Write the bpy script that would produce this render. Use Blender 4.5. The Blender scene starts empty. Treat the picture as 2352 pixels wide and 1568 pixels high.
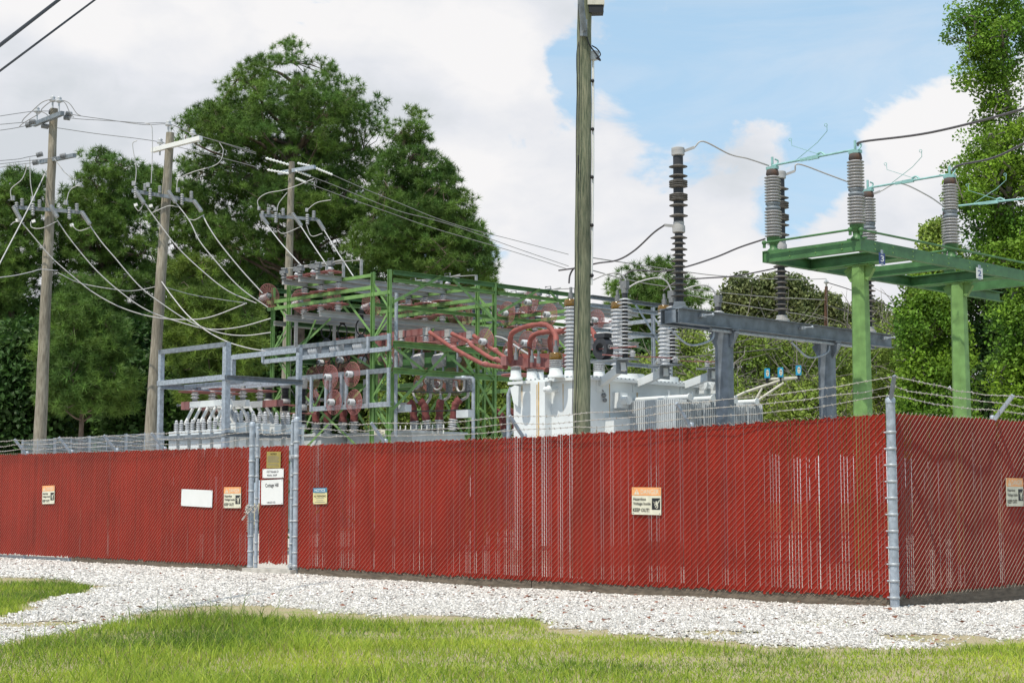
import bpy, math, random
import numpy as np
from mathutils import Vector, Matrix
R = math.radians
random.seed(7)
rng = np.random.default_rng(11)
scene = bpy.context.scene
col = scene.collection
# ------------------------------------------------------------------ camera
EYE = 1.28
FPX = 3750.0                      # focal length in pixels of a 2352 px wide picture
PITCH = math.atan(369.0 / FPX)
cam_d = bpy.data.cameras.new('camera'); cam = bpy.data.objects.new('camera', cam_d); col.objects.link(cam)
cam.location = (0, 0, EYE); cam.rotation_euler = (math.pi / 2 + PITCH, 0, 0)
cam_d.sensor_width = 36; cam_d.lens = 36 * FPX / 2352; cam_d.clip_start = 0.1; cam_d.clip_end = 3000
scene.camera = cam
# ------------------------------------------------------------------ sun, sky, exposure
SUN_EL, SUN_AZ = R(61), math.atan2(-0.80, -0.60)     # towards the sun
sx, sy, sz = math.cos(SUN_EL) * math.cos(SUN_AZ), math.cos(SUN_EL) * math.sin(SUN_AZ), math.sin(SUN_EL)
sun_d = bpy.data.lights.new('sun', 'SUN'); sun_d.energy = 4.4; sun_d.angle = R(0.55); sun_d.color = (1.0, 0.93, 0.81)
sun = bpy.data.objects.new('sun', sun_d); col.objects.link(sun); sun.location = (sx * 60, sy * 60, sz * 60)
sun.rotation_euler = Vector((sx, sy, sz)).to_track_quat('Z', 'Y').to_euler()
scene.view_settings.view_transform = 'Standard'; scene.view_settings.look = 'None'
scene.view_settings.exposure = -0.1; scene.view_settings.gamma = 1; scene.view_settings.use_curve_mapping = False
world = bpy.data.worlds.new('World'); scene.world = world; world.use_nodes = True

def dirpx(x, y):                   # direction of a picture point (2352 px wide)
    cx, cy = (x - 1176) / FPX, -(y - 784) / FPX
    d = Vector((cx, math.cos(PITCH) - math.sin(PITCH) * cy, math.sin(PITCH) + math.cos(PITCH) * cy))
    return d

def build_world():
    nt = world.node_tree; N, L = nt.nodes, nt.links
    N.clear()
    out = N.new('ShaderNodeOutputWorld'); bg = N.new('ShaderNodeBackground'); L.new(bg.outputs[0], out.inputs[0])
    bg.inputs[1].default_value = 0.15
    sky = N.new('ShaderNodeTexSky'); sky.sky_type = 'NISHITA'; sky.sun_disc = False
    sky.sun_elevation = SUN_EL; sky.sun_rotation = math.atan2(sx, sy)
    sky.air_density = 1.0; sky.dust_density = 1.2; sky.ozone_density = 1.0
    tc = N.new('ShaderNodeTexCoord')
    def math_(op, a, b=None, c=None, clamp=False):
        n = N.new('ShaderNodeMath'); n.operation = op; n.use_clamp = clamp
        for i, s in enumerate((a, b, c)):
            if s is None: continue
            if isinstance(s, (int, float)): n.inputs[i].default_value = s
            else: L.new(s, n.inputs[i])
        return n.outputs[0]
    def blob(x, y, rx, ry, amp):   # soft lump of the cloud field round a sky direction
        c = dirpx(x, y).normalized()
        s = N.new('ShaderNodeVectorMath'); s.operation = 'SUBTRACT'; L.new(tc.outputs['Generated'], s.inputs[0]); s.inputs[1].default_value = c
        m = N.new('ShaderNodeVectorMath'); m.operation = 'MULTIPLY'; L.new(s.outputs[0], m.inputs[0])
        m.inputs[1].default_value = (FPX / rx, FPX / rx, FPX / ry)
        ln = N.new('ShaderNodeVectorMath'); ln.operation = 'LENGTH'; L.new(m.outputs[0], ln.inputs[0])
        mr = N.new('ShaderNodeMapRange'); mr.interpolation_type = 'SMOOTHSTEP'
        L.new(ln.outputs['Value'], mr.inputs[0]); mr.inputs[1].default_value = 0.0; mr.inputs[2].default_value = 1.0
        mr.inputs[3].default_value = amp; mr.inputs[4].default_value = 0
        return mr.outputs[0]
    def noise(scale, detail, rough, off=(0, 0, 0), dist=0.0, sq=(1, 1, 1.5)):
        mp = N.new('ShaderNodeMapping'); mp.inputs['Location'].default_value = off; mp.inputs['Scale'].default_value = sq
        L.new(tc.outputs['Generated'], mp.inputs[0])
        n = N.new('ShaderNodeTexNoise'); L.new(mp.outputs[0], n.inputs['Vector'])
        n.inputs['Scale'].default_value = scale; n.inputs['Detail'].default_value = detail; n.inputs['Roughness'].default_value = rough
        n.inputs['Distortion'].default_value = dist
        return n.outputs[0]
    wisp = math_('MULTIPLY_ADD', noise(5, 9, 0.62, (0.7, 3.1, 2.2), 0.5, (1, 1, 4.5)), 1.6, -0.62, True)
    field = math_('MULTIPLY_ADD', noise(13, 10, 0.58, (2.3, 0.4, 1.1), 0.35), 2.6, -0.68)
    for b in [(1760, 130, 560, 330, -0.75), (1480, 330, 260, 240, -0.42), (1790, 560, 160, 190, -0.5), (1330, 100, 240, 170, -0.3),
              (2120, 80, 330, 210, -0.45), (1250, 150, 160, 90, -0.25), (1305, 230, 90, 190, -0.5), (1200, 330, 110, 60, -0.35), (1010, 590, 90, 50, -0.4), (1880, 420, 120, 90, -0.35),
              (2190, 330, 300, 170, 0.75), (2080, 560, 420, 260, 0.5), (1540, 500, 260, 200, 0.45), (1790, 300, 120, 70, 0.30),
              (1235, 160, 60, 60, 0.3), (1240, 420, 260, 320, 0.4), (1000, 150, 420, 420, 0.5), (300, 200, 900, 700, 0.5), (1560, 620, 500, 180, 0.4)]:
        field = math_('ADD', field, blob(*b))
    # fewer clouds overhead and behind the viewer
    dt = N.new('ShaderNodeVectorMath'); dt.operation = 'DOT_PRODUCT'; L.new(tc.outputs['Generated'], dt.inputs[0]); dt.inputs[1].default_value = dirpx(1176, 700).normalized()
    mo = N.new('ShaderNodeMapRange'); mo.interpolation_type = 'SMOOTHSTEP'; L.new(dt.outputs['Value'], mo.inputs[0])
    mo.inputs[1].default_value = 0.45; mo.inputs[2].default_value = 0.88; mo.inputs[3].default_value = -0.65; mo.inputs[4].default_value = 0.0
    field = math_('ADD', field, mo.outputs[0])
    mask = N.new('ShaderNodeMapRange'); mask.interpolation_type = 'SMOOTHSTEP'
    L.new(field, mask.inputs[0]); mask.inputs[1].default_value = 0.27; mask.inputs[2].default_value = 0.62
    wmask = math_('MAXIMUM', mask.outputs[0], math_('MULTIPLY', wisp, 0.75))
    # shade of the clouds: bright billows, grey-blue bellies
    shade = math_('MULTIPLY_ADD', noise(7, 8, 0.5, (5.1, 1.7, 0.3), 0.15, (1, 1, 2.0)), 1.3, -0.12)
    shade = math_('ADD', shade, math_('MULTIPLY_ADD', noise(24, 7, 0.55, (1.1, 4.2, 0.9), 0.3, (1, 1, 1.6)), 0.55, -0.275))
    for b in [(180, 350, 700, 230, -0.42), (800, 260, 480, 170, -0.34), (1250, 330, 260, 160, -0.12), (1100, 120, 300, 200, 0.3),
              (350, 20, 800, 150, 0.3), (1020, 420, 260, 260, 0.15), (2150, 300, 260, 200, 0.3), (1640, 560, 300, 200, 0.1), (2100, 620, 300, 140, -0.15)]:
        shade = math_('ADD', shade, blob(*b))
    cr = N.new('ShaderNodeValToRGB'); L.new(shade, cr.inputs[0])
    k = 1 / 0.15
    e = cr.color_ramp.elements
    e[0].position = 0.18; e[0].color = (0.71, 0.75, 0.795, 1)
    e[1].position = 0.72; e[1].color = (1.0, 0.99, 0.995, 1)
    e2 = e.new(0.45); e2.color = (0.85, 0.87, 0.92, 1)
    sc = N.new('ShaderNodeVectorMath'); sc.operation = 'SCALE'; L.new(cr.outputs[0], sc.inputs[0]); sc.inputs['Scale'].default_value = k
    # thin milky veil over the blue
    hz = N.new('ShaderNodeMix'); hz.data_type = 'RGBA'; hz.inputs[0].default_value = 0.62
    L.new(sky.outputs[0], hz.inputs[6]); hz.inputs[7].default_value = (0.58 * k, 0.86 * k, 1.10 * k, 1)
    mx = N.new('ShaderNodeMix'); mx.data_type = 'RGBA'; L.new(wmask, mx.inputs[0])
    L.new(hz.outputs[2], mx.inputs[6]); L.new(sc.outputs[0], mx.inputs[7])
    L.new(mx.outputs[2], bg.inputs[0])
build_world()

# ------------------------------------------------------------------ place frame: u runs left-back along the front fence, v runs right-back
C0 = np.array([4.68, 20.2]); U = np.array([-0.697, 0.717]); V = np.array([0.717, 0.697])
def W(u, v, z=0.0):
    p = C0 + u * U + v * V
    return np.array([p[0], p[1], z])
def at(x, y, Y):                   # the point at world depth Y seen at picture point x, y
    d = dirpx(x, y); k = Y / d.y
    return np.array([d.x * k, Y, EYE + d.z * k])
def onv(x, y, v):                  # point of the vertical plane v = const
    d = dirpx(x, y); nrm = np.array([V[0], V[1], 0]); o = np.array([0, 0, EYE]); q = W(0, v)
    t = np.dot(q - o, nrm) / np.dot(np.array(d), nrm); return o + t * np.array(d)
def onu(x, y, u):
    d = dirpx(x, y); nrm = np.array([U[0], U[1], 0]); o = np.array([0, 0, EYE]); q = W(u, 0)
    t = np.dot(q - o, nrm) / np.dot(np.array(d), nrm); return o + t * np.array(d)
def uof(p): return float(np.dot(np.array(p[:2]) - C0, U))
def vof(p): return float(np.dot(np.array(p[:2]) - C0, V))
def smooth01(t):
    t = np.clip(t, 0, 1); return t * t * (3 - 2 * t)
def gz(x, y):                      # height of the ground
    x = np.asarray(x, float); y = np.asarray(y, float)
    u = (x - C0[0]) * U[0] + (y - C0[1]) * U[1]
    h = 0.0032 * np.clip(u, -6, 30)
    h = h - 0.045
    n = 0.018 * np.sin(x * 1.3 + 0.7 * y) + 0.012 * np.sin(2.1 * y - 0.9 * x + 1) 
    return h + n * np.clip((40 - y) / 20, 0, 1)
def ongnd(x, y):
    d = dirpx(x, y); t = -EYE / d.z
    p = np.array([0, 0, EYE]) + t * np.array(d)
    return p[:2]

# ------------------------------------------------------------------ mesh helpers
def mesh_np(name, verts, faces_by_n, smooth=False, attr=None):
    me = bpy.data.meshes.new(name)
    verts = np.asarray(verts, np.float32)
    me.vertices.add(len(verts)); me.vertices.foreach_set('co', verts.ravel())
    loops = []; tot = []
    for f in faces_by_n:
        f = np.asarray(f, np.int32)
        if len(f) == 0: continue
        loops.append(f.ravel()); tot.append(np.full(len(f), f.shape[1], np.int32))
    loops = np.concatenate(loops); tot = np.concatenate(tot)
    me.loops.add(len(loops)); me.loops.foreach_set('vertex_index', loops)
    me.polygons.add(len(tot)); st = np.zeros(len(tot), np.int32); st[1:] = np.cumsum(tot)[:-1]
    me.polygons.foreach_set('loop_start', st); me.polygons.foreach_set('loop_total', tot)
    if isinstance(smooth, np.ndarray): me.polygons.foreach_set('use_smooth', smooth)
    else: me.polygons.foreach_set('use_smooth', np.full(len(tot), bool(smooth)))
    if attr is not None:
        a = me.attributes.new('tint', 'FLOAT', 'POINT'); a.data.foreach_set('value', np.asarray(attr, np.float32))
    me.update(calc_edges=True)
    return me
def link(name, me, material, parent=None, loc=(0, 0, 0)):
    if material is not None: me.materials.append(material)
    o = bpy.data.objects.new(name, me); col.objects.link(o); o.location = loc
    if parent is not None: o.parent = parent
    return o
def tag(o, label=None, cat=None, group=None, kind=None):
    if label: o['label'] = label
    if cat: o['category'] = cat
    if group: o['group'] = group
    if kind: o['kind'] = kind
    return o
def thing(name, label, cat, loc=(0, 0, 0), group=None):
    o = bpy.data.objects.new(name, None); col.objects.link(o); o.location = [float(a) for a in loc]
    o.empty_display_size = 0.2
    return tag(o, label, cat, group)
def origin(o):
    p = np.zeros(3)
    while o is not None: p = p + np.array(o.location); o = o.parent
    return p
def copy_tree(o, parent=None, loc=None, label=None):
    c = o.copy(); col.objects.link(c); c.parent = parent
    if loc is not None: c.location = [float(a) for a in loc]
    if label: c['label'] = label
    for ch in list(o.children): copy_tree(ch, c)
    return c
def nrm(a):
    a = np.asarray(a, float); l = np.linalg.norm(a); return a / l if l > 1e-9 else np.array([0, 0, 1.0])
def frame(d, up=(0, 0, 1)):
    d = nrm(d); up = np.asarray(up, float)
    if abs(np.dot(d, up)) > 0.98: up = np.array([V[0], V[1], 0.0])
    s = nrm(np.cross(d, up)); t = np.cross(s, d); return d, s, t
class MB:
    def __init__(self): self.v = []; self.f = {}; self.n = 0
    def add(self, verts, faces, smooth=False):
        verts = np.asarray(verts, float); self.v.append(verts)
        for f in faces: self.f.setdefault((len(f), smooth), []).append([i + self.n for i in f])
        self.n += len(verts)
    def box8(self, p):
        self.add(p, [(0, 3, 2, 1), (4, 5, 6, 7), (0, 1, 5, 4), (1, 2, 6, 5), (2, 3, 7, 6), (3, 0, 4, 7)])
    def ubox(self, u0, u1, v0, v1, z0, z1):
        self.box8([W(u0, v0, z0), W(u0, v1, z0), W(u1, v1, z0), W(u1, v0, z0), W(u0, v0, z1), W(u0, v1, z1), W(u1, v1, z1), W(u1, v0, z1)])
    def prof(self, p, q, pts, up=(0, 0, 1), smooth=False, caps=True, up2=None):
        p = np.asarray(p, float); q = np.asarray(q, float); d, s, t = frame(q - p, up); n = len(pts)
        A = [p + s * a + t * b for a, b in pts]; B = [q + s * a + t * b for a, b in pts]
        F = [(i, (i + 1) % n, n + (i + 1) % n, n + i) for i in range(n)]
        self.add(A + B, F, smooth)
        if caps: self.add(A, [tuple(range(n))[::-1]]); self.add(B, [tuple(range(n))])
    def bar(self, p, q, w, h, up=(0, 0, 1)):      # w sideways, h along up
        self.prof(p, q, [(-w / 2, -h / 2), (w / 2, -h / 2), (w / 2, h / 2), (-w / 2, h / 2)], up)
    def angle(self, p, q, w, t=0.012, up=(0, 0, 1), sx_=1, sy_=1):
        a = [(0, 0), (w, 0), (w, t), (t, t), (t, w), (0, w)]
        a = [(x * sx_, y * sy_) for x, y in a]
        if sx_ * sy_ < 0: a = a[::-1]
        self.prof(p, q, a, up)
    def channel(self, p, q, w, h, t=0.012, up=(0, 0, 1), sx_=1):   # web along up, flanges to +-side
        a = [(0, -h / 2), (w, -h / 2), (w, -h / 2 + t), (t, -h / 2 + t), (t, h / 2 - t), (w, h / 2 - t), (w, h / 2), (0, h / 2)]
        a = [(x * sx_, y) for x, y in a]
        if sx_ < 0: a = a[::-1]
        self.prof(p, q, a, up)
    def ibeam(self, p, q, w, h, t=0.014, up=(0, 0, 1)):
        x, y, c = w / 2, h / 2, t / 2
        self.prof(p, q, [(-x, -y), (x, -y), (x, -y + t), (c, -y + t), (c, y - t), (x, y - t), (x, y), (-x, y), (-x, y - t), (-c, y - t), (-c, -y + t), (-x, -y + t)], up)
    def tube(self, pts, r, n=6, smooth=True, caps=True):
        pts = [np.asarray(p, float) for p in pts]; m = len(pts)
        rr = [r] * m if np.isscalar(r) else list(r)
        d, s, t = frame(pts[1] - pts[0]); rings = []
        for i in range(m):
            if i == 0: dd = pts[1] - pts[0]
            elif i == m - 1: dd = pts[-1] - pts[-2]
            else: dd = nrm(pts[i + 1] - pts[i]) + nrm(pts[i] - pts[i - 1])
            dd = nrm(dd); s = nrm(s - dd * np.dot(s, dd)); t = np.cross(dd, s)
            for k in range(n):
                a = 2 * math.pi * k / n; rings.append(pts[i] + rr[i] * (math.cos(a) * s + math.sin(a) * t))
        F = [(i * n + k, i * n + (k + 1) % n, (i + 1) * n + (k + 1) % n, (i + 1) * n + k) for i in range(m - 1) for k in range(n)]
        self.add(rings, F, smooth)
        if caps and n > 2:
            self.add(rings[:n], [tuple(range(n))[::-1]]); self.add(rings[-n:], [tuple(range(n))])
    def lathe(self, prof, base, axis=(0, 0, 1), n=14, smooth=True, sharp=0.0):
        base = np.asarray(base, float); d, s, t = frame(axis); m = len(prof); vv = []
        for r, z in prof:
            for k in range(n):
                a = 2 * math.pi * k / n; vv.append(base + d * z + r * (math.cos(a) * s + math.sin(a) * t))
        F = [(i * n + k, i * n + (k + 1) % n, (i + 1) * n + (k + 1) % n, (i + 1) * n + k) for i in range(m - 1) for k in range(n)]
        self.add(vv, F, smooth)
        self.add(vv[:n], [tuple(range(n))[::-1]]); self.add(vv[-n:], [tuple(range(n))])
    def cyl(self, p, q, r, n=12, r2=None, smooth=True):
        p = np.asarray(p, float); q = np.asarray(q, float)
        self.lathe([(r, 0), (r if r2 is None else r2, float(np.linalg.norm(q - p)))], p, q - p, n, smooth)
    def ball(self, c, r, n=10, squash=1.0):
        pr = [(max(1e-4, r * math.sin(math.pi * i / 6)), -r * squash * math.cos(math.pi * i / 6)) for i in range(7)]
        self.lathe(pr, c, (0, 0, 1), n)
    def poly(self, pts): self.add(pts, [tuple(range(len(pts)))])
    def build(self, name, material, parent=None, loc=None):
        v = np.concatenate(self.v); faces = []; sm = []
        for (k, s), f in self.f.items(): faces.append(np.array(f, np.int32)); sm.append(np.full(len(f), s, bool))
        o3 = origin(parent) if parent is not None else (np.asarray(loc, float) if loc is not None else v.mean(axis=0) * 1.0)
        if parent is None and loc is None: o3[2] = v[:, 2].min()
        me = mesh_np(name, v - o3, faces, np.concatenate(sm))
        return link(name, me, material, parent, (0, 0, 0) if parent is not None else [float(a) for a in o3])
def sag(p, q, drop, n=16):
    p = np.asarray(p, float); q = np.asarray(q, float); out = []
    for i in range(n + 1):
        t = i / n; a = p + (q - p) * t; a = a + np.array([0, 0, -4 * drop * t * (1 - t)]); out.append(a)
    return out
def spline(pts, n=8):              # Catmull-Rom through the points
    P = [np.asarray(p, float) for p in pts]; P = [2 * P[0] - P[1]] + P + [2 * P[-1] - P[-2]]; out = []
    for i in range(1, len(P) - 2):
        for k in range(n):
            t = k / n; a, b, c, d = P[i - 1], P[i], P[i + 1], P[i + 2]
            out.append(0.5 * (2 * b + (c - a) * t + (2 * a - 5 * b + 4 * c - d) * t * t + (3 * b - a - 3 * c + d) * t ** 3))
    out.append(P[-2]); return out

# ------------------------------------------------------------------ materials
def mat(name, c, rough=0.6, metal=0.0, var=0.12, scale=6.0, bump=0.0, bscale=40.0, stretch=(1, 1, 1), c2=None, spec=0.4, attr=0.0, trans=0.0, thr=(0.35, 0.65), detail=6):
    m = bpy.data.materials.new(name); m.use_nodes = True; N, L = m.node_tree.nodes, m.node_tree.links
    b = N['Principled BSDF']; b.inputs['Roughness'].default_value = rough; b.inputs['Metallic'].default_value = metal
    b.inputs['Specular IOR Level'].default_value = spec
    tc = N.new('ShaderNodeTexCoord'); mp = N.new('ShaderNodeMapping'); mp.inputs['Scale'].default_value = stretch; L.new(tc.outputs['Object'], mp.inputs[0])
    n = N.new('ShaderNodeTexNoise'); n.inputs['Scale'].default_value = scale; n.inputs['Detail'].default_value = detail; L.new(mp.outputs[0], n.inputs['Vector'])
    cr = N.new('ShaderNodeValToRGB'); L.new(n.outputs[0], cr.inputs[0])
    c = np.array(c); ca = c * (1 - var) if c2 is None else np.array(c2); cb = np.minimum(c * (1 + var), 0.95) if c2 is None else c
    cr.color_ramp.elements[0].position = thr[0]; cr.color_ramp.elements[1].position = thr[1]
    cr.color_ramp.elements[0].color = (*ca, 1); cr.color_ramp.elements[1].color = (*cb, 1)
    colr = cr.outputs[0]
    if attr:
        at_ = N.new('ShaderNodeAttribute'); at_.attribute_name = 'tint'
        mr = N.new('ShaderNodeMapRange'); L.new(at_.outputs['Fac'], mr.inputs[0]); mr.inputs[3].default_value = 1 - attr; mr.inputs[4].default_value = 1 + attr
        sc = N.new('ShaderNodeVectorMath'); sc.operation = 'SCALE'; L.new(colr, sc.inputs[0]); L.new(mr.outputs[0], sc.inputs['Scale']); colr = sc.outputs[0]
    L.new(colr, b.inputs['Base Color'])
    if bump:
        n2 = N.new('ShaderNodeTexNoise'); n2.inputs['Scale'].default_value = bscale; n2.inputs['Detail'].default_value = 6; L.new(mp.outputs[0], n2.inputs['Vector'])
        bp = N.new('ShaderNodeBump'); bp.inputs['Strength'].default_value = bump; bp.inputs['Distance'].default_value = 0.02
        L.new(n2.outputs[0], bp.inputs['Height']); L.new(bp.outputs[0], b.inputs['Normal'])
    if trans:
        tr = N.new('ShaderNodeBsdfTranslucent'); L.new(colr, tr.inputs['Color'])
        mx = N.new('ShaderNodeMixShader'); mx.inputs[0].default_value = trans
        L.new(b.outputs[0], mx.inputs[1]); L.new(tr.outputs[0], mx.inputs[2]); L.new(mx.outputs[0], N['Material Output'].inputs[0])
    return m
M = {}
M['slat'] = mat('red_slat_plastic', (0.265, 0.018, 0.009), 0.6, var=0.14, scale=1.2, spec=0.18, attr=0.10)
M['galv'] = mat('galvanised_steel', (0.36, 0.40, 0.45), 0.5, 0.25, var=0.2, scale=14, bump=0.05)
M['galv_dark'] = mat('weathered_galvanised_steel', (0.20, 0.225, 0.25), 0.55, 0.2, var=0.2, scale=9, bump=0.05)
M['wire'] = mat('fence_wire', (0.42, 0.34, 0.27), 0.5, 0.1, var=0.15, scale=20)
M['band'] = mat('galvanised_fitting', (0.40, 0.42, 0.44), 0.5, 0.2, var=0.15, scale=20)
M['barb'] = mat('bright_barbed_wire', (0.46, 0.43, 0.39), 0.5, 0.1, var=0.2, scale=20)
M['timber'] = mat('weathered_timber', (0.15, 0.12, 0.09), 0.9, var=0.3, scale=5, bump=0.4, bscale=30, stretch=(1, 1, 6))
M['concrete'] = mat('concrete', (0.5, 0.47, 0.42), 0.9, var=0.2, scale=5, bump=0.3)
M['sign_white'] = mat('white_sign_enamel', (0.74, 0.74, 0.72), 0.4, var=0.03, scale=4)
M['sign_cream'] = mat('cream_sign_enamel', (0.66, 0.63, 0.50), 0.5, var=0.10, scale=9)
M['sign_orange'] = mat('faded_orange_enamel', (0.80, 0.36, 0.14), 0.5, var=0.06, scale=6)
M['sign_blue'] = mat('blue_enamel', (0.05, 0.2, 0.33), 0.5, var=0.08)
M['sign_gold'] = mat('gold_sign_plate', (0.38, 0.29, 0.08), 0.4, 0.3, var=0.1, scale=8)
M['sign_buff'] = mat('buff_sign_enamel', (0.66, 0.58, 0.30), 0.5, var=0.06)
M['ink'] = mat('black_ink', (0.018, 0.018, 0.02), 0.5, var=0.1)
M['ink_grey'] = mat('grey_ink', (0.16, 0.16, 0.17), 0.6, var=0.1)
M['ink_white'] = mat('white_ink', (0.8, 0.8, 0.78), 0.5, var=0.03)
# ------------------------------------------------------------------ ground, gravel, grass
def inpoly(px, py, poly):
    poly = np.asarray(poly); inside = np.zeros(len(px), bool); j = len(poly) - 1
    for i in range(len(poly)):
        xi, yi = poly[i]; xj, yj = poly[j]
        c = ((yi > py) != (yj > py)) & (px < (xj - xi) * (py - yi) / (yj - yi + 1e-12) + xi); inside ^= c; j = i
    return inside
def vnoise(x, y, s, seed=0):       # cheap smooth noise
    r = np.random.default_rng(seed); out = np.zeros_like(x); amp = 1.0
    for k in range(5):
        a = r.uniform(0, 6.28, 4); th = r.uniform(0, 3.14, 2); f = s * (1.7 ** k)
        out += amp * np.sin(f * (x * np.cos(th[0]) + y * np.sin(th[0])) + a[0]) * np.sin(f * (x * np.cos(th[1] + 1.3) + y * np.sin(th[1] + 1.3)) + a[1]); amp *= 0.6
    return out
M['soil'] = mat('sandy_soil_and_thatch', (0.36, 0.30, 0.18), 0.95, scale=2.2, c2=(0.24, 0.27, 0.08), bump=0.5, bscale=60, thr=(.25, .5))
M['gravel'] = mat('white_crushed_stone', (0.60, 0.56, 0.51), 0.9, scale=38, c2=(0.30, 0.27, 0.24), bump=1.0, bscale=45, thr=(0.30, 0.52))
M['stone'] = mat('limestone_chip', (0.645, 0.615, 0.575), 0.85, var=0.08, scale=30, attr=0.36)
M['leaf_litter'] = mat('dead_leaf', (0.20, 0.085, 0.05), 0.8, var=0.4, scale=3)
def grass_mat():
    m = mat('lawn_grass_blade', (1.0, 1.0, 1.0), 0.55, scale=0.8, c2=(0.66, 0.72, 0.66), trans=0.45, spec=0.25, thr=(0.35, 0.65))
    N, L = m.node_tree.nodes, m.node_tree.links; at_ = N.new('ShaderNodeAttribute'); at_.attribute_name = 'tint'; cr = N.new('ShaderNodeValToRGB'); L.new(at_.outputs['Fac'], cr.inputs[0])
    e = cr.color_ramp.elements; e[0].position = 0.0; e[0].color = (0.42, 0.34, 0.17, 1); e[1].position = 1.0; e[1].color = (0.66, 0.70, 0.11, 1)
    for p, c in ((0.055, (0.42, 0.34, 0.17)), (0.06, (0.10, 0.19, 0.03)), (0.35, (0.34, 0.47, 0.055)), (0.7, (0.52, 0.61, 0.08))): q = e.new(p); q.color = (*c, 1)
    old = N['Principled BSDF'].inputs['Base Color'].links[0].from_socket; mx = N.new('ShaderNodeMix'); mx.data_type = 'RGBA'; mx.blend_type = 'MULTIPLY'; mx.inputs[0].default_value = 1
    L.new(cr.outputs[0], mx.inputs[6]); L.new(old, mx.inputs[7]); L.new(mx.outputs[2], N['Principled BSDF'].inputs['Base Color'])
    for n in N:
        if n.type == 'BSDF_TRANSLUCENT': L.new(mx.outputs[2], n.inputs['Color'])
    return m
M['grass'] = grass_mat()
M['old_grass'] = mat('lawn_grass_blade', (0.44, 0.50, 0.07), 0.55, scale=1.3, c2=(0.26, 0.38, 0.045), attr=0.45, trans=0.35, spec=0.3, thr=(0.3, 0.7))
edge_px = [(2700, 1425), (2352, 1452), (2200, 1466), (1990, 1481), (1850, 1478), (1700, 1470), (1500, 1457), (1300, 1437), (1180, 1416), (1000, 1407), (850, 1405), (700, 1396), (600, 1383), (480, 1386), (380, 1402), (250, 1432), (130, 1452), (0, 1474), (-300, 1530)]
EDGE = [tuple(ongnd(*p)) for p in edge_px]
island_px = [(-200, 1322), (0, 1328), (70, 1328), (150, 1336), (235, 1342), (205, 1358), (130, 1372), (60, 1396), (0, 1418), (-200, 1470)]
ISLAND = [tuple(ongnd(*p)) for p in island_px]
GRAVEL_POLY = EDGE + [(-14, 22), (-40, 50), (-20, 75), (45, 62), (45, 40), (20, 20)]
def is_gravel(x, y):
    jx = x + 0.10 * vnoise(x, y, 5, 3); jy = y + 0.20 * vnoise(x, y, 3, 5) + 0.06 * vnoise(x, y, 19, 8)
    return inpoly(jx, jy, GRAVEL_POLY) & ~inpoly(jx, jy, ISLAND)
DIRT = [(ongnd(85, 1426), 0.62, 0.16), (ongnd(1640, 1448), 0.5, .2), (ongnd(1335, 1440), 0.35, .15), (ongnd(990, 1409), 0.4, .14), (ongnd(230, 1346), .5, .2), (ongnd(2150, 1452), .6, .25)]
def dirt(x, y):
    d = np.zeros(len(x), bool); j = 0.25 * vnoise(x, y, 6, 12)
    for (cx, cy), rx, ry in DIRT: d |= ((x - cx) / rx) ** 2 + ((y - cy) / (ry * 2.2)) ** 2 < 1 + j
    return d
def grid(x0, x1, y0, y1, d):
    xs = np.arange(x0, x1 + d / 2, d); ys = np.arange(y0, y1 + d / 2, d); X, Y = np.meshgrid(xs, ys)
    nx = len(xs); i = np.arange((len(ys) - 1) * (nx - 1)); r, c = i // (nx - 1), i % (nx - 1); a = r * nx + c
    return X.ravel(), Y.ravel(), np.stack([a, a + 1, a + nx + 1, a + nx], 1)
def build_ground():
    xs = np.concatenate([[-2500, -600, -200, -90], np.arange(-50, 50.1, 1.0), [90, 200, 600, 2500]])
    ys = np.concatenate([[-600, -100, -30], np.arange(-10, 80.1, 1.0), [120, 200, 500, 2600]])
    X, Y = np.meshgrid(xs, ys); nx = len(xs); i = np.arange((len(ys) - 1) * (nx - 1)); r, c = i // (nx - 1), i % (nx - 1); a = r * nx + c
    X, Y = X.ravel(), Y.ravel()
    me = mesh_np('ground', np.stack([X, Y, gz(X, Y)], 1), [np.stack([a, a + 1, a + nx + 1, a + nx], 1)], True)
    tag(link('ground', me, M['soil']), 'sandy grassy ground', 'ground', kind='structure')
    def sheet(x0, x1, y0, y1, d):
        X, Y, F = grid(x0, x1, y0, y1, d); cx, cy = X[F].mean(1), Y[F].mean(1)
        return X, Y, F[is_gravel(cx, cy) & ~dirt(cx, cy) & is_gravel(cx + .16, cy) & is_gravel(cx - .16, cy) & is_gravel(cx, cy - .3) & is_gravel(cx, cy + .3)]
    Xa, Ya, Fa = sheet(-20, 18, 10, 40, 0.125); Xb, Yb, Fb = sheet(-42, 46, 40, 76, 1.0)
    vz = np.concatenate([np.stack([Xa, Ya, gz(Xa, Ya) + 0.006], 1), np.stack([Xb, Yb, gz(Xb, Yb) + 0.006], 1)])
    used, inv = np.unique(np.concatenate([Fa.ravel(), Fb.ravel() + len(Xa)]), return_inverse=True)
    me = mesh_np('gravel', vz[used], [inv.reshape(-1, 4)], True)
    tag(link('gravel_bed', me, M['gravel']), 'bed of white crushed stone round and inside the fence', 'gravel', kind='structure')
build_ground()

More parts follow.
